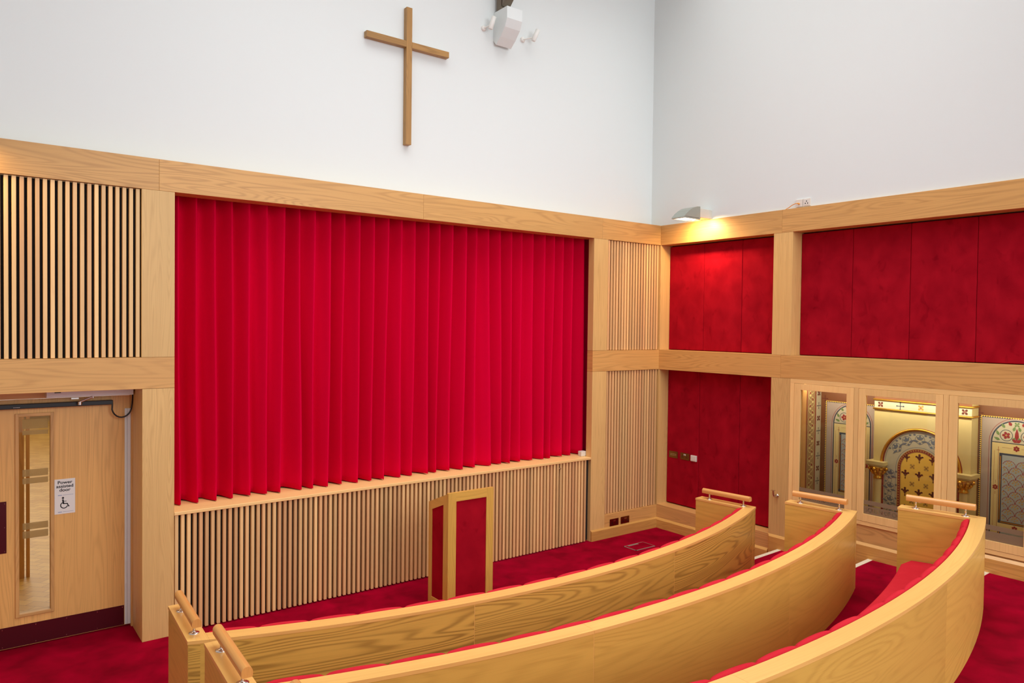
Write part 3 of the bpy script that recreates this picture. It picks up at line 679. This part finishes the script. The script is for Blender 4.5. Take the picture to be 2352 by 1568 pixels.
# ================================================================== corbel, truss, spotlights
m = MB()
pr = [(.2, 6.26), (.2, 5.94), (.15, 5.885), (.06, 5.955), (-.02, 6.04), (-.06, 6.13), (-.06, 6.26)]
m.prism(pr, 0, -2.645, -2.43, smooth=False)
tag(m.build('corbel', WALL, bevel=.004), 'white rounded corbel high on the wall right of the cross', 'corbel')
root = thing('roof_truss', (-2.6, .1, 6.24), 'brown steel truss foot standing on the white corbel', 'truss')
m = MB(); m.box(-2.632, -2.518, .075, .16, 6.19, 8, g='z'); m.build('leg', TRUSS, root)
m = MB(); m.prism([(.06, 6.30), (.06, 6.50), (-1.6, 8), (-1.8, 8)], 0, -2.628, -2.522); m.build('brace', TRUSS, root)
for nm_, c, h0, h1, lab in (('a', (-2.785, .2, 6.051), (-2.745, .12, 6.03), (-2.715, .09, 6.165), 'small white spotlight on the wall left of the corbel'), ('b', (-2.227, .2, 6.056), (-2.135, .11, 6.04), (-2.09, .08, 6.17), 'small white spotlight on the wall right of the corbel')):
    root = thing('spotlight', c, lab, 'spotlight', 'white spotlights beside the corbel')
    m = MB(); m.lathe([(.032, 0), (.032, .014), (.014, .02)], c, (0, -1, 0), 20); m.build('base', WHITE, root)
    h0, h1 = Vector(h0), Vector(h1)
    m = MB(); m.tube([Vector(c)+Vector((0, -.02, 0)), (h0+h1)/2-Vector((.0, .0, .02))], .007, 10); m.build('arm', WHITE, root)
    m = MB(); m.lathe([(.024, 0), (.027, .01), (.027, (h1-h0).length), (.022, (h1-h0).length)], h0, h1-h0, 18); m.build('head', WHITE, root)
# ================================================================== wall lamps
def wall_lamp(label, M, power):
    """built for the right wall: box on x=.03 at y -.825..-.63, hood pointing to -x; M maps to its place"""
    loc = M(.03, -.73, 4.06)
    root = thing('wall_lamp', loc, label, 'lamp', 'wedge wall lamps above the top beam')
    y0, y1 = -.828, -.632
    def put(mb): mb.v = [M(*p) for p in mb.v]; return mb
    m = MB(); m.box(-.215, .03, y0+.012, y1-.012, 4.062, 4.172); tag(put(m).build('mounting_box', LAMPW, root, bevel=.003), 'pale mounting box')
    top = [(-.215, 4.192), (-.27, 4.188), (-.33, 4.172), (-.40, 4.138), (-.46, 4.096), (-.505, 4.056), (-.515, 4.040)]
    under = [(-.505, 4.034), (-.215, 4.034)]
    m = MB(); pr = top+[(-.515, 4.030), (-.49, 4.030), (-.49, 4.046), (-.235, 4.046), (-.235, 4.030), (-.215, 4.030)]
    m.prism([(x, z) for x, z in pr], 1, y0, y1)
    for y in (y0, y1-.008): m.box(-.49, -.235, y, y+.008, 4.030, 4.05)
    tag(put(m).build('hood', LAMP, root), 'grey metal wedge hood')
    m = MB(); m.box(-.485, -.24, y0+.012, y1-.012, 4.038, 4.044); put(m).build('diffuser', LIT, root)
    a = Vector(M(-.243, -.73, 4.027)); b = Vector(M(-.08, -.73, 3.70))
    l = area('wall_lamp_light', a, b, .03, .12, power, (1, .66, .30), math.radians(165)); l.parent = root; l.location = a-Vector(loc)
wall_lamp('grey wedge wall lamp glowing on the beam in the corner', lambda x, y, z: (x, y, z), 19)
wall_lamp('grey wedge wall lamp over the door, beyond the left edge', lambda x, y, z: (y-6.93, x+.17, z), 19)
# ================================================================== sockets and small fittings
root = thing('wall_socket', (.03, -2.07, 4.07), 'white double socket with orange plug above the right beam', 'socket')
m = MB(); m.box(.016, .03, -2.066, -1.983, 4.068, 4.152); m.build('cable_outlet', PLAST, root, bevel=.003)
m = MB(); m.box(.016, .03, -2.161, -2.072, 4.068, 4.152); m.box(.0135, .0165, -2.150, -2.084, 4.078, 4.142)
for y, z in ((-2.116, 4.122), (-2.103, 4.099), (-2.130, 4.099)): m.lathe([(.0065, 0), (.0065, .001)], (.0135, y, z), (-1, 0, 0), 10, 1)
m.build('round_pin_outlet', [PLAST, BLKP], root, bevel=.002)
m = MB(); m.tube([(.014, -2.026, 4.103), (-.004, -2.018, 4.107), (-.004, -1.99, 4.108), (.006, -1.94, 4.095), (.012, -1.90, 4.075), (.012, -1.86, 4.060)], .0045, 8); m.lathe([(.009, 0), (.009, .02)], (.016, -2.028, 4.102), (-1, .3, .1), 10)
tag(m.build('orange_cable', ORNG, root), 'orange cable and plug')
def dsock_right(y0, y1, z0, z1, x, mat, kind, label):
    t_ = .006
    root = thing('wall_socket' if kind == 's' else 'wall_plate', (x, (y0+y1)/2, z0), label, 'socket' if kind == 's' else 'plate')
    m = MB(); m.box(x-t_, x, y0, y1, z0, z1); m.build('plate', mat, root, bevel=.002)
    yc, zc = (y0+y1)/2, (z0+z1)/2
    if kind == 's':
        for s_ in (-1, 1):
            m = MB()
            for dy, dz, w_, h_ in ((0, .006, .004, .008), (-.011, -.012, .007, .004), (.011, -.012, .007, .004)):
                c_ = yc+s_*.038
                m.box(x-t_-.0006, x-t_+.001, c_+dy-w_*.9, c_+dy+w_*.9, zc+dz-h_*.8, zc+dz+h_*.8)
            m.build('pin_holes', BLKP, root)
            B(x-t_-.004, x-t_, yc+s_*.010-.005, yc+s_*.010+.005, zc+.014, zc+.032).build('switch', WHITE, root)
    elif kind == 'p':
        m = MB()
        for r in range(2):
            for k_ in range(6): m.box(x-t_-.0006, x-t_, yc-.045+k_*.018-.006, yc-.045+k_*.018+.003, zc-.012+r*.018, zc-.007+r*.018)
        m.build('engraving', CREAM, root)
    return root
dsock_right(-.204, -.054, .939, 1.028, .178, BRASS, 'p', 'brass engraved plate on the velvet panel, nearest the corner')
dsock_right(-.403, -.252, .939, 1.030, .178, BRASS, 's', 'brass double power socket on the velvet panel')
root = thing('control_switch', (.178, -.482, .942), 'white square control on the velvet panel beside the brass socket', 'control')
m = MB(); m.box(.154, .178, -.530, -.435, .943, 1.022); m.build('body', PLAST, root, bevel=.006); B(.151, .155, -.521, -.444, .952, 1.013).build('cover', PLAST, root, bevel=.001)
def dsock_back(x0, x1, z0, z1, label):
    root = thing('wall_socket', ((x0+x1)/2, 0, z0), label, 'socket', 'bronze sockets above the skirting'); y = .0015
    m = MB(); m.box(x0, x1, y-.008, y, z0, z1); m.build('plate', BRONZE, root, bevel=.003)
    xc, zc = (x0+x1)/2, (z0+z1)/2
    for s_ in (-1, 1):
        m = MB()
        for dx, dz, w_, h_ in ((0, .004, .005, .009), (-.012, -.016, .008, .005), (.012, -.016, .008, .005)):
            c_ = xc+s_*.04; m.box(c_+dx-w_, c_+dx+w_, y-.0086, y-.007, zc+dz-h_, zc+dz+h_)
        m.build('pin_holes', BLKP, root)
        B(xc+s_*.011-.006, xc+s_*.011+.006, y-.012, y-.008, zc+.012, zc+.032).build('switch', STEEL, root)
dsock_back(-.878, -.721, .139, .229, 'left of two bronze double sockets above the corner skirting')
dsock_back(-.679, -.525, .141, .231, 'right of two bronze double sockets above the corner skirting')
root = thing('handrail_bracket', (0, -1.831, .77), 'small steel handrail bracket on the right wall column', 'bracket')
m = MB(); m.lathe([(.021, 0), (.021, .006), (.015, .011)], (0, -1.831, .773), (-1, 0, 0), 20); m.build('rose', STEEL, root)
m = MB(); m.tube([(-.005, -1.831, .773), (-.03, -1.829, .765), (-.05, -1.826, .77), (-.058, -1.822, .79), (-.06, -1.818, .838)], .0105, 12); m.box(-.075, -.045, -1.84, -1.796, .837, .841); m.build('arm', STEEL, root)
root = thing('floor_box', (-.85, -.5, 0), 'steel edged floor socket box in the carpet near the corner', 'floor box')
x0, x1, y0, y1 = -1.02, -.68, -.605, -.39
m = MB()
for a in ((x0, x1, y0, y0+.016), (x0, x1, y1-.008, y1), (x0, x0+.012, y0, y1), (x1-.006, x1, y0, y1)): m.box(*a, .0, .004)
m.build('frame', FBX, root)
B(x0+.012, x1-.006, y0+.016, y1-.008, 0, .003).build('carpet_lid', CARPET, root)
B(-.965, -.79, y1-.04, y1-.012, .003, .005).build('cable_flap', FBX, root)
# ================================================================== glazed case with reredos
CASE = thing('display_case', (.25, -3.2, .32), 'long oak display case with glazed doors built into the right wall', 'display case')
zb, zg0, zg1 = .696, .779, 2.014
m = MB()
m.box(0, .03, -5.2, -1.969, 2.085, ZM0-.001, g='y')
for a in ((-2.02, -1.969), (-2.768, -2.719), (-3.652, -3.602), (-4.43, -4.385), (-5.2, -5.15)): m.box(0.0005, .06, a[0], a[1], zb-.04, 2.085, g='z')
m.box(.0005, .06, -5.2, -1.969, .657, zb, g='y'); 
m.build('carcass_frame', OAKF, CASE, bevel=.001)
B(.012, .05, -5.2, -1.969, .3, .656, g='y').build('plinth', OAKM, CASE)  # darker oak than the frames; shade below the glazing put into the colour
B(.06, .64, -2.085, -2.0, .5, 2.1, g='z').build('end_board', OAKM, CASE); B(.06, .64, -5.2, -5.15, .5, 2.1, g='z').build('end_board', OAKM, CASE)
m = MB(); m.box(.06, .66, -5.2, -2.0, 2.1, 2.13, g='y'); m.box(.06, .66, -5.2, -2.0, .66, .69, g='y'); m.box(.64, .66, -5.2, -2.0, .66, 2.13); m.build('carcass', OAKM, CASE)
def case_door(ya, yb, g0, g1, name, text, label):
    """ya>yb outer frame, g0>g1 glass"""
    x = -.002
    m = MB()
    m.box(x, .03, g0, ya-.003, zb+.003, 2.082, g='z'); m.box(x, .03, yb+.003, g1, zb+.003, 2.082, g='z')
    m.box(x, .03, g1, g0, zg1, 2.082, g='z'); m.box(x, .03, g1, g0, zb+.003, zg0, g='z')
    f = tag(m.build(name, OAKF, CASE, bevel=.0015), label)
    gl = B(.012, .018, g1, g0, zg0, zg1).build('glass_pane', GLASS, f)
    # etched strip with clear letters cut out
    sm = MB(); sm.box(.0085, .0105, g1, g0, zg0+.002, .862); st_ = sm.build('etched_strip', ETCH, f)
    tag(st_, 'frosted strip with clear letters')
    sm = MB(); sm.box(.0085, .0105, g1, g0, .878, .922); sm.build('etched_line', ETCH, f)
    if text:
        V, Fs = textmesh(text[0], .058, 'LEFT', extrude=.01)
        me = bpy.data.meshes.new('cut'); k_ = text[2]
        me.from_pydata([(.0095-z, g0-text[1]-x_*k_, .803+y_) for x_, y_, z in V], [], Fs)
        bm = bmesh.new(); bm.from_mesh(me); bmesh.ops.remove_doubles(bm, verts=bm.verts, dist=1e-5); bmesh.ops.recalc_face_normals(bm, faces=bm.faces); bm.to_mesh(me); bm.free()
        co = bpy.data.objects.new('cut', me); COL.objects.link(co)
        # work at world position for the boolean
        st2 = st_.copy(); st2.data = st_.data.copy(); st2.parent = None; st2.location = wpos(CASE); COL.objects.link(st2)
        md = st2.modifiers.new('b', 'BOOLEAN'); md.object = co; md.operation = 'DIFFERENCE'; md.solver = 'EXACT'
        dg = bpy.context.evaluated_depsgraph_get(); dg.update()
        nm_ = bpy.data.meshes.new_from_object(st2.evaluated_get(dg))
        if len(nm_.polygons) > 8: st_.data = nm_
        bpy.data.objects.remove(st2); bpy.data.objects.remove(co)
    return f
case_door(-2.02, -2.719, -2.101, -2.637, 'glazed_door', ('ORIGINAL REREDOS', .03, .84), 'glazed door beside the column')
case_door(-2.768, -3.602, -2.843, -3.535, 'glazed_panel', ('SCREEN OF CH', .02, .87), 'fixed glazed panel in the middle')
case_door(-3.652, -4.385, -3.731, -4.298, 'glazed_door', None, 'glazed door at the right edge')
case_door(-4.43, -5.15, -4.51, -5.07, 'glazed_door', None, 'glazed door beyond the right edge')
cl = area('case_lamp', (.09, -3.5, 2.07), None, .05, 2.9, 15, (1, .92, .74))
cl.rotation_euler = (0, -1.05, 0)
# ---- painted reredos
class Pl:
    """paint shapes on a plane x=X facing -x; a runs to the right (towards -y) from y0, b is the height"""
    def __init__(s, mb, X, y0, mats): s.m = mb; s.X = X; s.y0 = y0; s.mats = mats
    def mi(s, mat):
        if mat not in s.mats: s.mats.append(mat)
        return s.mats.index(mat)
    def poly(s, pts, mat, off=.001): s.m.face([(s.X-off, s.y0-a, b) for a, b in pts], None, s.mi(mat))
    def rect(s, a0, a1, b0, b1, mat, off=.001): s.poly([(a0, b0), (a1, b0), (a1, b1), (a0, b1)], mat, off)
    def ell(s, a, b, ra, rb, mat, off=.002, rot=0, n=14):
        s.poly([(a+ra*cos(t)*cos(rot)-rb*sin(t)*sin(rot), b+ra*cos(t)*sin(rot)+rb*sin(t)*cos(rot)) for t in [2*PI*i/n for i in range(n)]], mat, off)
    def ring(s, a, b, r0, r1, t0, t1, mat, off=.002, n=24):
        for i in range(n):
            p, q = t0+(t1-t0)*i/n, t0+(t1-t0)*(i+1)/n
            s.poly([(a+r*cos(t), b+r*sin(t)) for r, t in ((r0, p), (r1, p), (r1, q), (r0, q))], mat, off)
    def leaf(s, a, b, L, wd, rot, mat, off=.002):
        c, d_ = cos(rot), sin(rot)
        pts = [(0, 0), (.3*L, wd*.5), (.6*L, wd*.42), (L, 0), (.6*L, -wd*.42), (.3*L, -wd*.5)]
        s.poly([(a+x*c-y*d_, b+x*d_+y*c) for x, y in pts], mat, off)
    def line(s, a0, b0, a1, b1, wd, mat, off=.002):
        L = math.hypot(a1-a0, b1-b0); x, y = -(b1-b0)/L*wd/2, (a1-a0)/L*wd/2
        s.poly([(a0+x, b0+y), (a1+x, b1+y), (a1-x, b1-y), (a0-x, b0-y)], mat, off)
    def rosette(s, a, b, r, mat, n=4, off=.002, core=None):
        for i in range(n):
            t = 2*PI*(i+.5)/n; s.ell(a+r*.6*cos(t), b+r*.6*sin(t), r*.40, r*.34, mat, off, t, 10)
        s.ell(a, b, r*.2, r*.2, core or mat, off+.0005, 0, 8)
    def crosslet(s, a, b, r, mat, off=.002):
        s.rect(a-r, a+r, b-r*.1, b+r*.1, mat, off); s.rect(a-r*.1, a+r*.1, b-r, b+r, mat, off+.0002)
        for x, y in ((1, 0), (-1, 0), (0, 1), (0, -1)): s.ell(a+x*r, b+y*r, r*.22, r*.22, mat, off+.0004, 0, 8)
    def fleur(s, a, b, r, mat, off=.002):
        s.leaf(a, b-.15*r, r*1.25, r*.62, PI/2, mat, off); s.leaf(a-.05*r, b-.2*r, r*1.1, r*.42, PI*.70, mat, off+.0002); s.leaf(a+.05*r, b-.2*r, r*1.1, r*.42, PI*.30, mat, off+.0002)
        s.ell(a, b+.9*r, r*.28, r*.25, mat, off+.0003); s.rect(a-r*.08, a+r*.08, b-r*.75, b, mat, off+.0003); s.leaf(a, b-.55*r, r*.65, r*.28, -PI/2, mat, off+.0004)
        s.ell(a-r*.72, b+.42*r, r*.24, r*.2, mat, off+.0005); s.ell(a+r*.72, b+.42*r, r*.24, r*.2, mat, off+.0005); s.ell(a, b-.28*r, r*.34, r*.1, mat, off+.0006)
def box_part(name, mats, root, *boxes):
    m = MB()
    for b in boxes: m.box(*b[:6], g='z', m=b[6] if len(b) > 6 else 0)
    return m.build(name, mats, root)
RR = thing('painted_reredos', (.45, -3.263, .69), 'painted and gilded reredos with arches and gold columns behind the glass', 'reredos')
XS, XB = .45, .30
# side panels
def side_panel(yc, name):
    mats = [GREYP]; m = MB(); m.box(XS, XS+.03, yc-.345, yc+.37 if yc > -3 else yc+.345, .69, 2.09)
    p = Pl(m, XS, yc, mats); hw = .312
    p.rect(-.37, .37, .69, 2.09, BROWN, .0005)
    p.rect(-hw+.012, hw-.012, .69, 1.868, GREYP, .0015)
    n = 58
    for i in range(n):
        z = .70+i*(1.17/n)
        for s_ in (-1, 1):
            p.rect(s_*hw-.008, s_*hw+.008, z, z+1.17/n, NAVY, .0018) if i == 0 else None
            p.poly([(s_*hw-.009*s_, z), (s_*hw+.008*s_, z+.0095), (s_*hw-.009*s_, z+.019)], GOLDF, .0026)
    for s_ in (-1, 1): p.rect(s_*hw-.008, s_*hw+.008, .70, 1.87, NAVY, .0020)
    p.rect(-hw, hw, 1.862, 1.878, NAVY, .0020)
    for i in range(30):
        a = -hw+i*(2*hw/30); p.poly([(a, 1.878), (a+.0105, 1.863), (a+.0208, 1.878)], GOLDF, .0026)
    for s_ in (-1, 1): p.crosslet(s_*(hw+.012), 1.90, .03, DRED, .003)
    # arch outline and lunette
    r = .215; zs_ = 1.63
    def archpts(r): return [(-r, .72), (r, .72)]+[(r*cos(t), zs_+r*1.02*sin(t)) for t in [PI*i/24 for i in range(25)]]
    p.poly(archpts(r+.022), REDP, .0022); p.poly(archpts(r+.018), GREYP, .0024); p.poly(archpts(r+.004), NAVY, .003); p.poly(archpts(r-.008), IVORY, .0036)
    p.rect(-r+.008, r-.008, .72, zs_, CREAM, .0042)
    for q in (NAVY,): p.rect(-r+.008, r-.008, zs_-.002, zs_+.006, q, .0048)
    # lunette flowers
    for s_ in (-1, 1):
        p.ring(s_*.088, 1.705, .05, .055, 0, 2*PI, NAVY, .0045); p.rosette(s_*.088, 1.705, .036, REDP, 5, .005, OCHRE)
        for L in ((s_*.14, 1.655, .06, .4), (s_*.15, 1.70, .055, 1.1), (s_*.04, 1.66, .05, 2.4), (s_*.10, 1.775, .05, .9), (s_*.03, 1.75, .05, 1.9)):
            t = L[3] if s_ > 0 else PI-L[3]; p.leaf(L[0], L[1], L[2], .026, t, GREEN, .0046)
        p.leaf(s_*.045, 1.80, .045, .03, PI/2-s_*.6, REDP, .005)
    p.leaf(0, 1.66, .12, .034, PI/2, REDP, .0052); p.leaf(0, 1.645, .05, .03, .7, REDP, .0054); p.leaf(0, 1.645, .05, .03, PI-.7, REDP, .0056); p.rosette(0, 1.815, .026, GREEN, 4, .005)
    # inner framed panel with scale pattern
    for s_ in (-1, 1):
        p.line(s_*.152, .80, s_*.152, 1.59, .003, REDP, .0046); p.line(s_*.186, .80, s_*.186, 1.55, .002, REDP, .0046)
        p.line(s_*.165, 1.557, s_*.14, 1.557, .003, REDP, .005)
        p.rosette(s_*.171, 1.197, .026, REDP, 6, .005, OCHRE); p.line(s_*.171, 1.13, s_*.171, 1.16, .003, REDP, .0047); p.line(s_*.171, 1.235, s_*.171, 1.265, .003, REDP, .0047)
    p.rosette(0, 1.586, .028, REDP, 6, .005, OCHRE); p.line(-.12, 1.586, -.04, 1.586, .002, REDP, .0047); p.line(.12, 1.586, .04, 1.586, .002, REDP, .0047); p.rosette(0, .825, .026, REDP, 6, .005, OCHRE)
    def scales(z0, z1):
        p.rect(-.143, .143, z0, z1, NAVY, .0048); p.rect(-.118, .118, z0+.022, z1-.018, PALEB, .0054)
        rr = .058; row = 0; z = z0+.03
        while z < z1-.08:
            for k_ in range(-2, 3):
                a = k_*2*rr+(rr if row % 2 else 0)
                for i in range(9):
                    t0 = PI*i/9+.03; t1 = PI*(i+1)/9-.03
                    if abs(a+rr*cos((t0+t1)/2)) < .114: p.ring(a, z, rr-.005, rr, t0, t1, REDP, .006+.00001*row, 3)
                for j, (da, db) in enumerate(((0, .030), (-.022, .022), (.022, .022), (0, .008), (-.012, .042), (.012, .042))):
                    if abs(a+da) < .11: p.ell(a+da, z+db, .008, .006, OCHRE, .0062+.0001*j, .5, 7)
            z += .058; row += 1
        p.rect(-.136, -.128, z0+.03, z1-.03, GOLD, .0056); p.rect(-.12, .12, z0+.008, z0+.016, GOLD, .0056); p.rect(.128, .136, z0+.03, z1-.03, GOLD, .0056)
    scales(.858, 1.532); scales(.70, .80)
    m.build(name, mats, RR)
side_panel(-2.46, 'side_panel'); side_panel(-4.074, 'side_panel')
# centre bay
mats = [CREAM]; m = MB(); yb = -3.263; hb = .476
m.box(XB, XS+.02, yb-hb, yb+hb, .69, 2.06)
p = Pl(m, XB, yb, mats)
p.rect(-hb, hb, 1.868, 1.945, IVORY, .001)
for i, a in enumerate((-.412, -.206, 0, .206, .412)):
    if i % 2: p.crosslet(a, 1.905, .034, NAVY)
    else: p.rosette(a, 1.906, .034, DRED if i != 2 else OCHRE, 4, .002, REDP)
p.rect(-hb, hb, 1.965, 2.06, BROWN, .001)
for i in range(24): p.ell(-hb+.02+i*.0405, 2.0, .014, .01, GOLDF, .002, .6, 8)
zc = 1.30
def arch(r, zc, zb): return [(-r, zb), (r, zb)]+[(r*cos(t), zc+r*sin(t)) for t in [PI*i/32 for i in range(33)]]
p.poly(arch(.405, zc-.01, .69), REDP, .0012); p.poly(arch(.362, zc, .69), IVORY, .002); p.poly(arch(.352, zc, .69), BLUEP, .0026); p.poly(arch(.348, zc, .69), IVORY, .0030)
ri = .228; zi = 1.262
p.poly(arch(ri+.010, zi, .69), BLUEP, .0034); p.poly(arch(ri+.006, zi, .69), IVORY, .0038); p.poly(arch(ri-.006, zi, .69), OCHRE, .0042); p.poly(arch(ri-.012, zi, .69), REDP, .0046); p.poly(arch(ri-.038, zi, .69), OCHRE, .0050); p.poly(arch(ri-.046, zi, .69), GOLDF, .0054)
for i in range(26):
    t = PI*(i+.5)/26; p.ell((ri-.023)*cos(t), zi+(ri-.023)*sin(t), .0075, .0075, OCHRE, .0058, 0, 7)
for i in range(22):
    for s_ in (-1, 1): p.ell(s_*(ri-.023), zi-.015-i*.0265, .0075, .0075, OCHRE, .0058, 0, 7)
# scrolling foliage on the ivory band
def scroll(cx, cz, rot, flip=1):
    c, d_ = cos(rot), sin(rot)
    T = lambda x, y: (cx+x*c*flip-y*d_, cz+x*d_*flip+y*c)
    def R_(q): return rot+q if flip > 0 else rot+PI-q
    x, y = T(0, 0); p.ring(x, y, .044, .049, 0, 2*PI, BLUEP, .0034, 20)
    x, y = T(0, .0); p.leaf(*T(0, -.005), .055, .030, R_(PI/2), BLUEP, .0040); p.leaf(*T(0, -.005), .05, .022, R_(2.4), BLUEP, .0042); p.leaf(*T(0, -.005), .05, .022, R_(.75), BLUEP, .0044)
    p.leaf(*T(.01, -.02), .07, .020, R_(.1), BLUEP, .0046); p.leaf(*T(-.01, -.02), .07, .020, R_(3.05), BLUEP, .0048); p.ell(*T(.055, .045), .013, .010, BLUEP, .0040); p.ell(*T(-.055, .045), .013, .010, BLUEP, .0041); p.ell(*T(0, -.04), .012, .012, BLUEP, .0043)
for i in range(-2, 3):
    t = PI/2-i*.36*2/1.6; q = .296; scroll(q*cos(t), 1.285+q*sin(t), t-PI/2)
for s_ in (-1, 1):
    for i in range(4): scroll(s_*.296, 1.185-i*.14, .25*s_, s_); p.ring(s_*.296, 1.115-i*.14, .02, .024, 0, 2*PI, BLUEP, .0036, 12)
for r_ in range(5):
    z = 1.385-r_*.18
    for c_ in (-1, 0, 1):
        if r_ == 0 and c_: p.fleur(c_*.125, z-.01, .034, DRED, .006) if True else None
        else: p.fleur(c_*.137, z, .042, DRED, .006)
    for c_ in (-.5, .5): p.rosette(c_*.137, z-.09, .03, OCHRE, 4, .006, DRED)
m.build('centre_bay', mats, RR)
m = MB()
P3 = [(XB-.008, yb+.405*cos(t), zc-.01+.392*sin(t)) for t in [PI*i/40 for i in range(41)]]
m.tube([(XB-.008, yb-.386*cos(t), zc-.006+.386*sin(t)) for t in [PI*i/40 for i in range(41)]], .013, 10)
m.build('arch_moulding', GOLD, RR)
m = MB()
for z in (1.957, 1.86): m.tube([(XS-.02, yb-hb-.006, z), (XB-.012, yb-hb-.006, z), (XB-.012, yb+hb+.006, z), (XS-.02, yb+hb+.006, z)], .010, 10)
m.build('gilt_string_course', GOLD, RR)
for s_ in (1, -1):
    yc = yb+s_*.42; xc = XB-.005; col = MB()
    col.lathe([(.055, .69), (.055, .72), (.036, .75), (.036, 1.115)], (xc, yc, 0), (0, 0, 1), 20)
    co = col.build('column', CREAM, RR)
    c_ = MB(); c_.lathe([(.036, 1.115), (.045, 1.118), (.045, 1.132), (.038, 1.138), (.042, 1.16), (.055, 1.2), (.082, 1.232), (.09, 1.244), (.07, 1.25)], (xc, yc, 0), (0, 0, 1), 20)
    for i in range(8):
        a = 2*PI*i/8; q = Vector((cos(a), sin(a), 0))
        for r_, z_, s2 in ((.052, 1.175, .016), (.066, 1.195, .020), (.086, 1.225, .020)):
            c_.lathe([(0.001, -s2), (s2*.8, -s2*.5), (s2, 0), (s2*.8, s2*.5), (.001, s2)], Vector((xc, yc, z_))+q*r_, (0, 0, 1), 8, caps=False)
    c_.build('capital', GOLD, co)
    box_part('abacus', CREAM, co, (xc-.085, xc+.12, yc-.098, yc+.098, 1.268, 1.303), (xc-.07, xc+.1, yc-.085, yc+.085, 1.25, 1.268))
# ornamental strip on the case end wall
mats = [BUFF]; m = MB(); ye = -2.0875
m.box(.15, .45, ye, ye+.002, .69, 2.09)
def on_end(fn):
    k0 = len(m.v); fn(); 
    for i in range(k0, len(m.v)):
        x, y, z = m.v[i]; m.v[i] = (-y, ye-(XS-x), z)   # turn plane: a -> +x
pe = Pl(m, XS, 0, mats)
def strip():
    pe.rect(.15, .162, .69, 2.09, REDP, .001); pe.rect(.325, .338, .69, 2.09, REDP, .001); pe.rect(.345, .445, .69, 2.09, IVORY, .001)
    for i in range(18):
        z = .74+i*.075; s_ = 1 if i % 2 else -1
        pe.ring(.243, z, .052, .060, -PI/2 if s_ > 0 else PI/2, PI/2 if s_ > 0 else 1.5*PI, CREAM, .002, 12); pe.leaf(.243, z, .05, .03, 0 if s_ > 0 else PI, CREAM, .0024); pe.ell(.243+s_*.03, z+.03, .012, .012, REDP, .0026, 0, 7)
    for i in range(9):
        z = .80+i*.145
        (pe.crosslet(.395, z, .032, NAVY) if i % 2 else pe.rosette(.395, z, .036, DRED))
on_end(strip)
m.build('end_ornament', mats, RR)
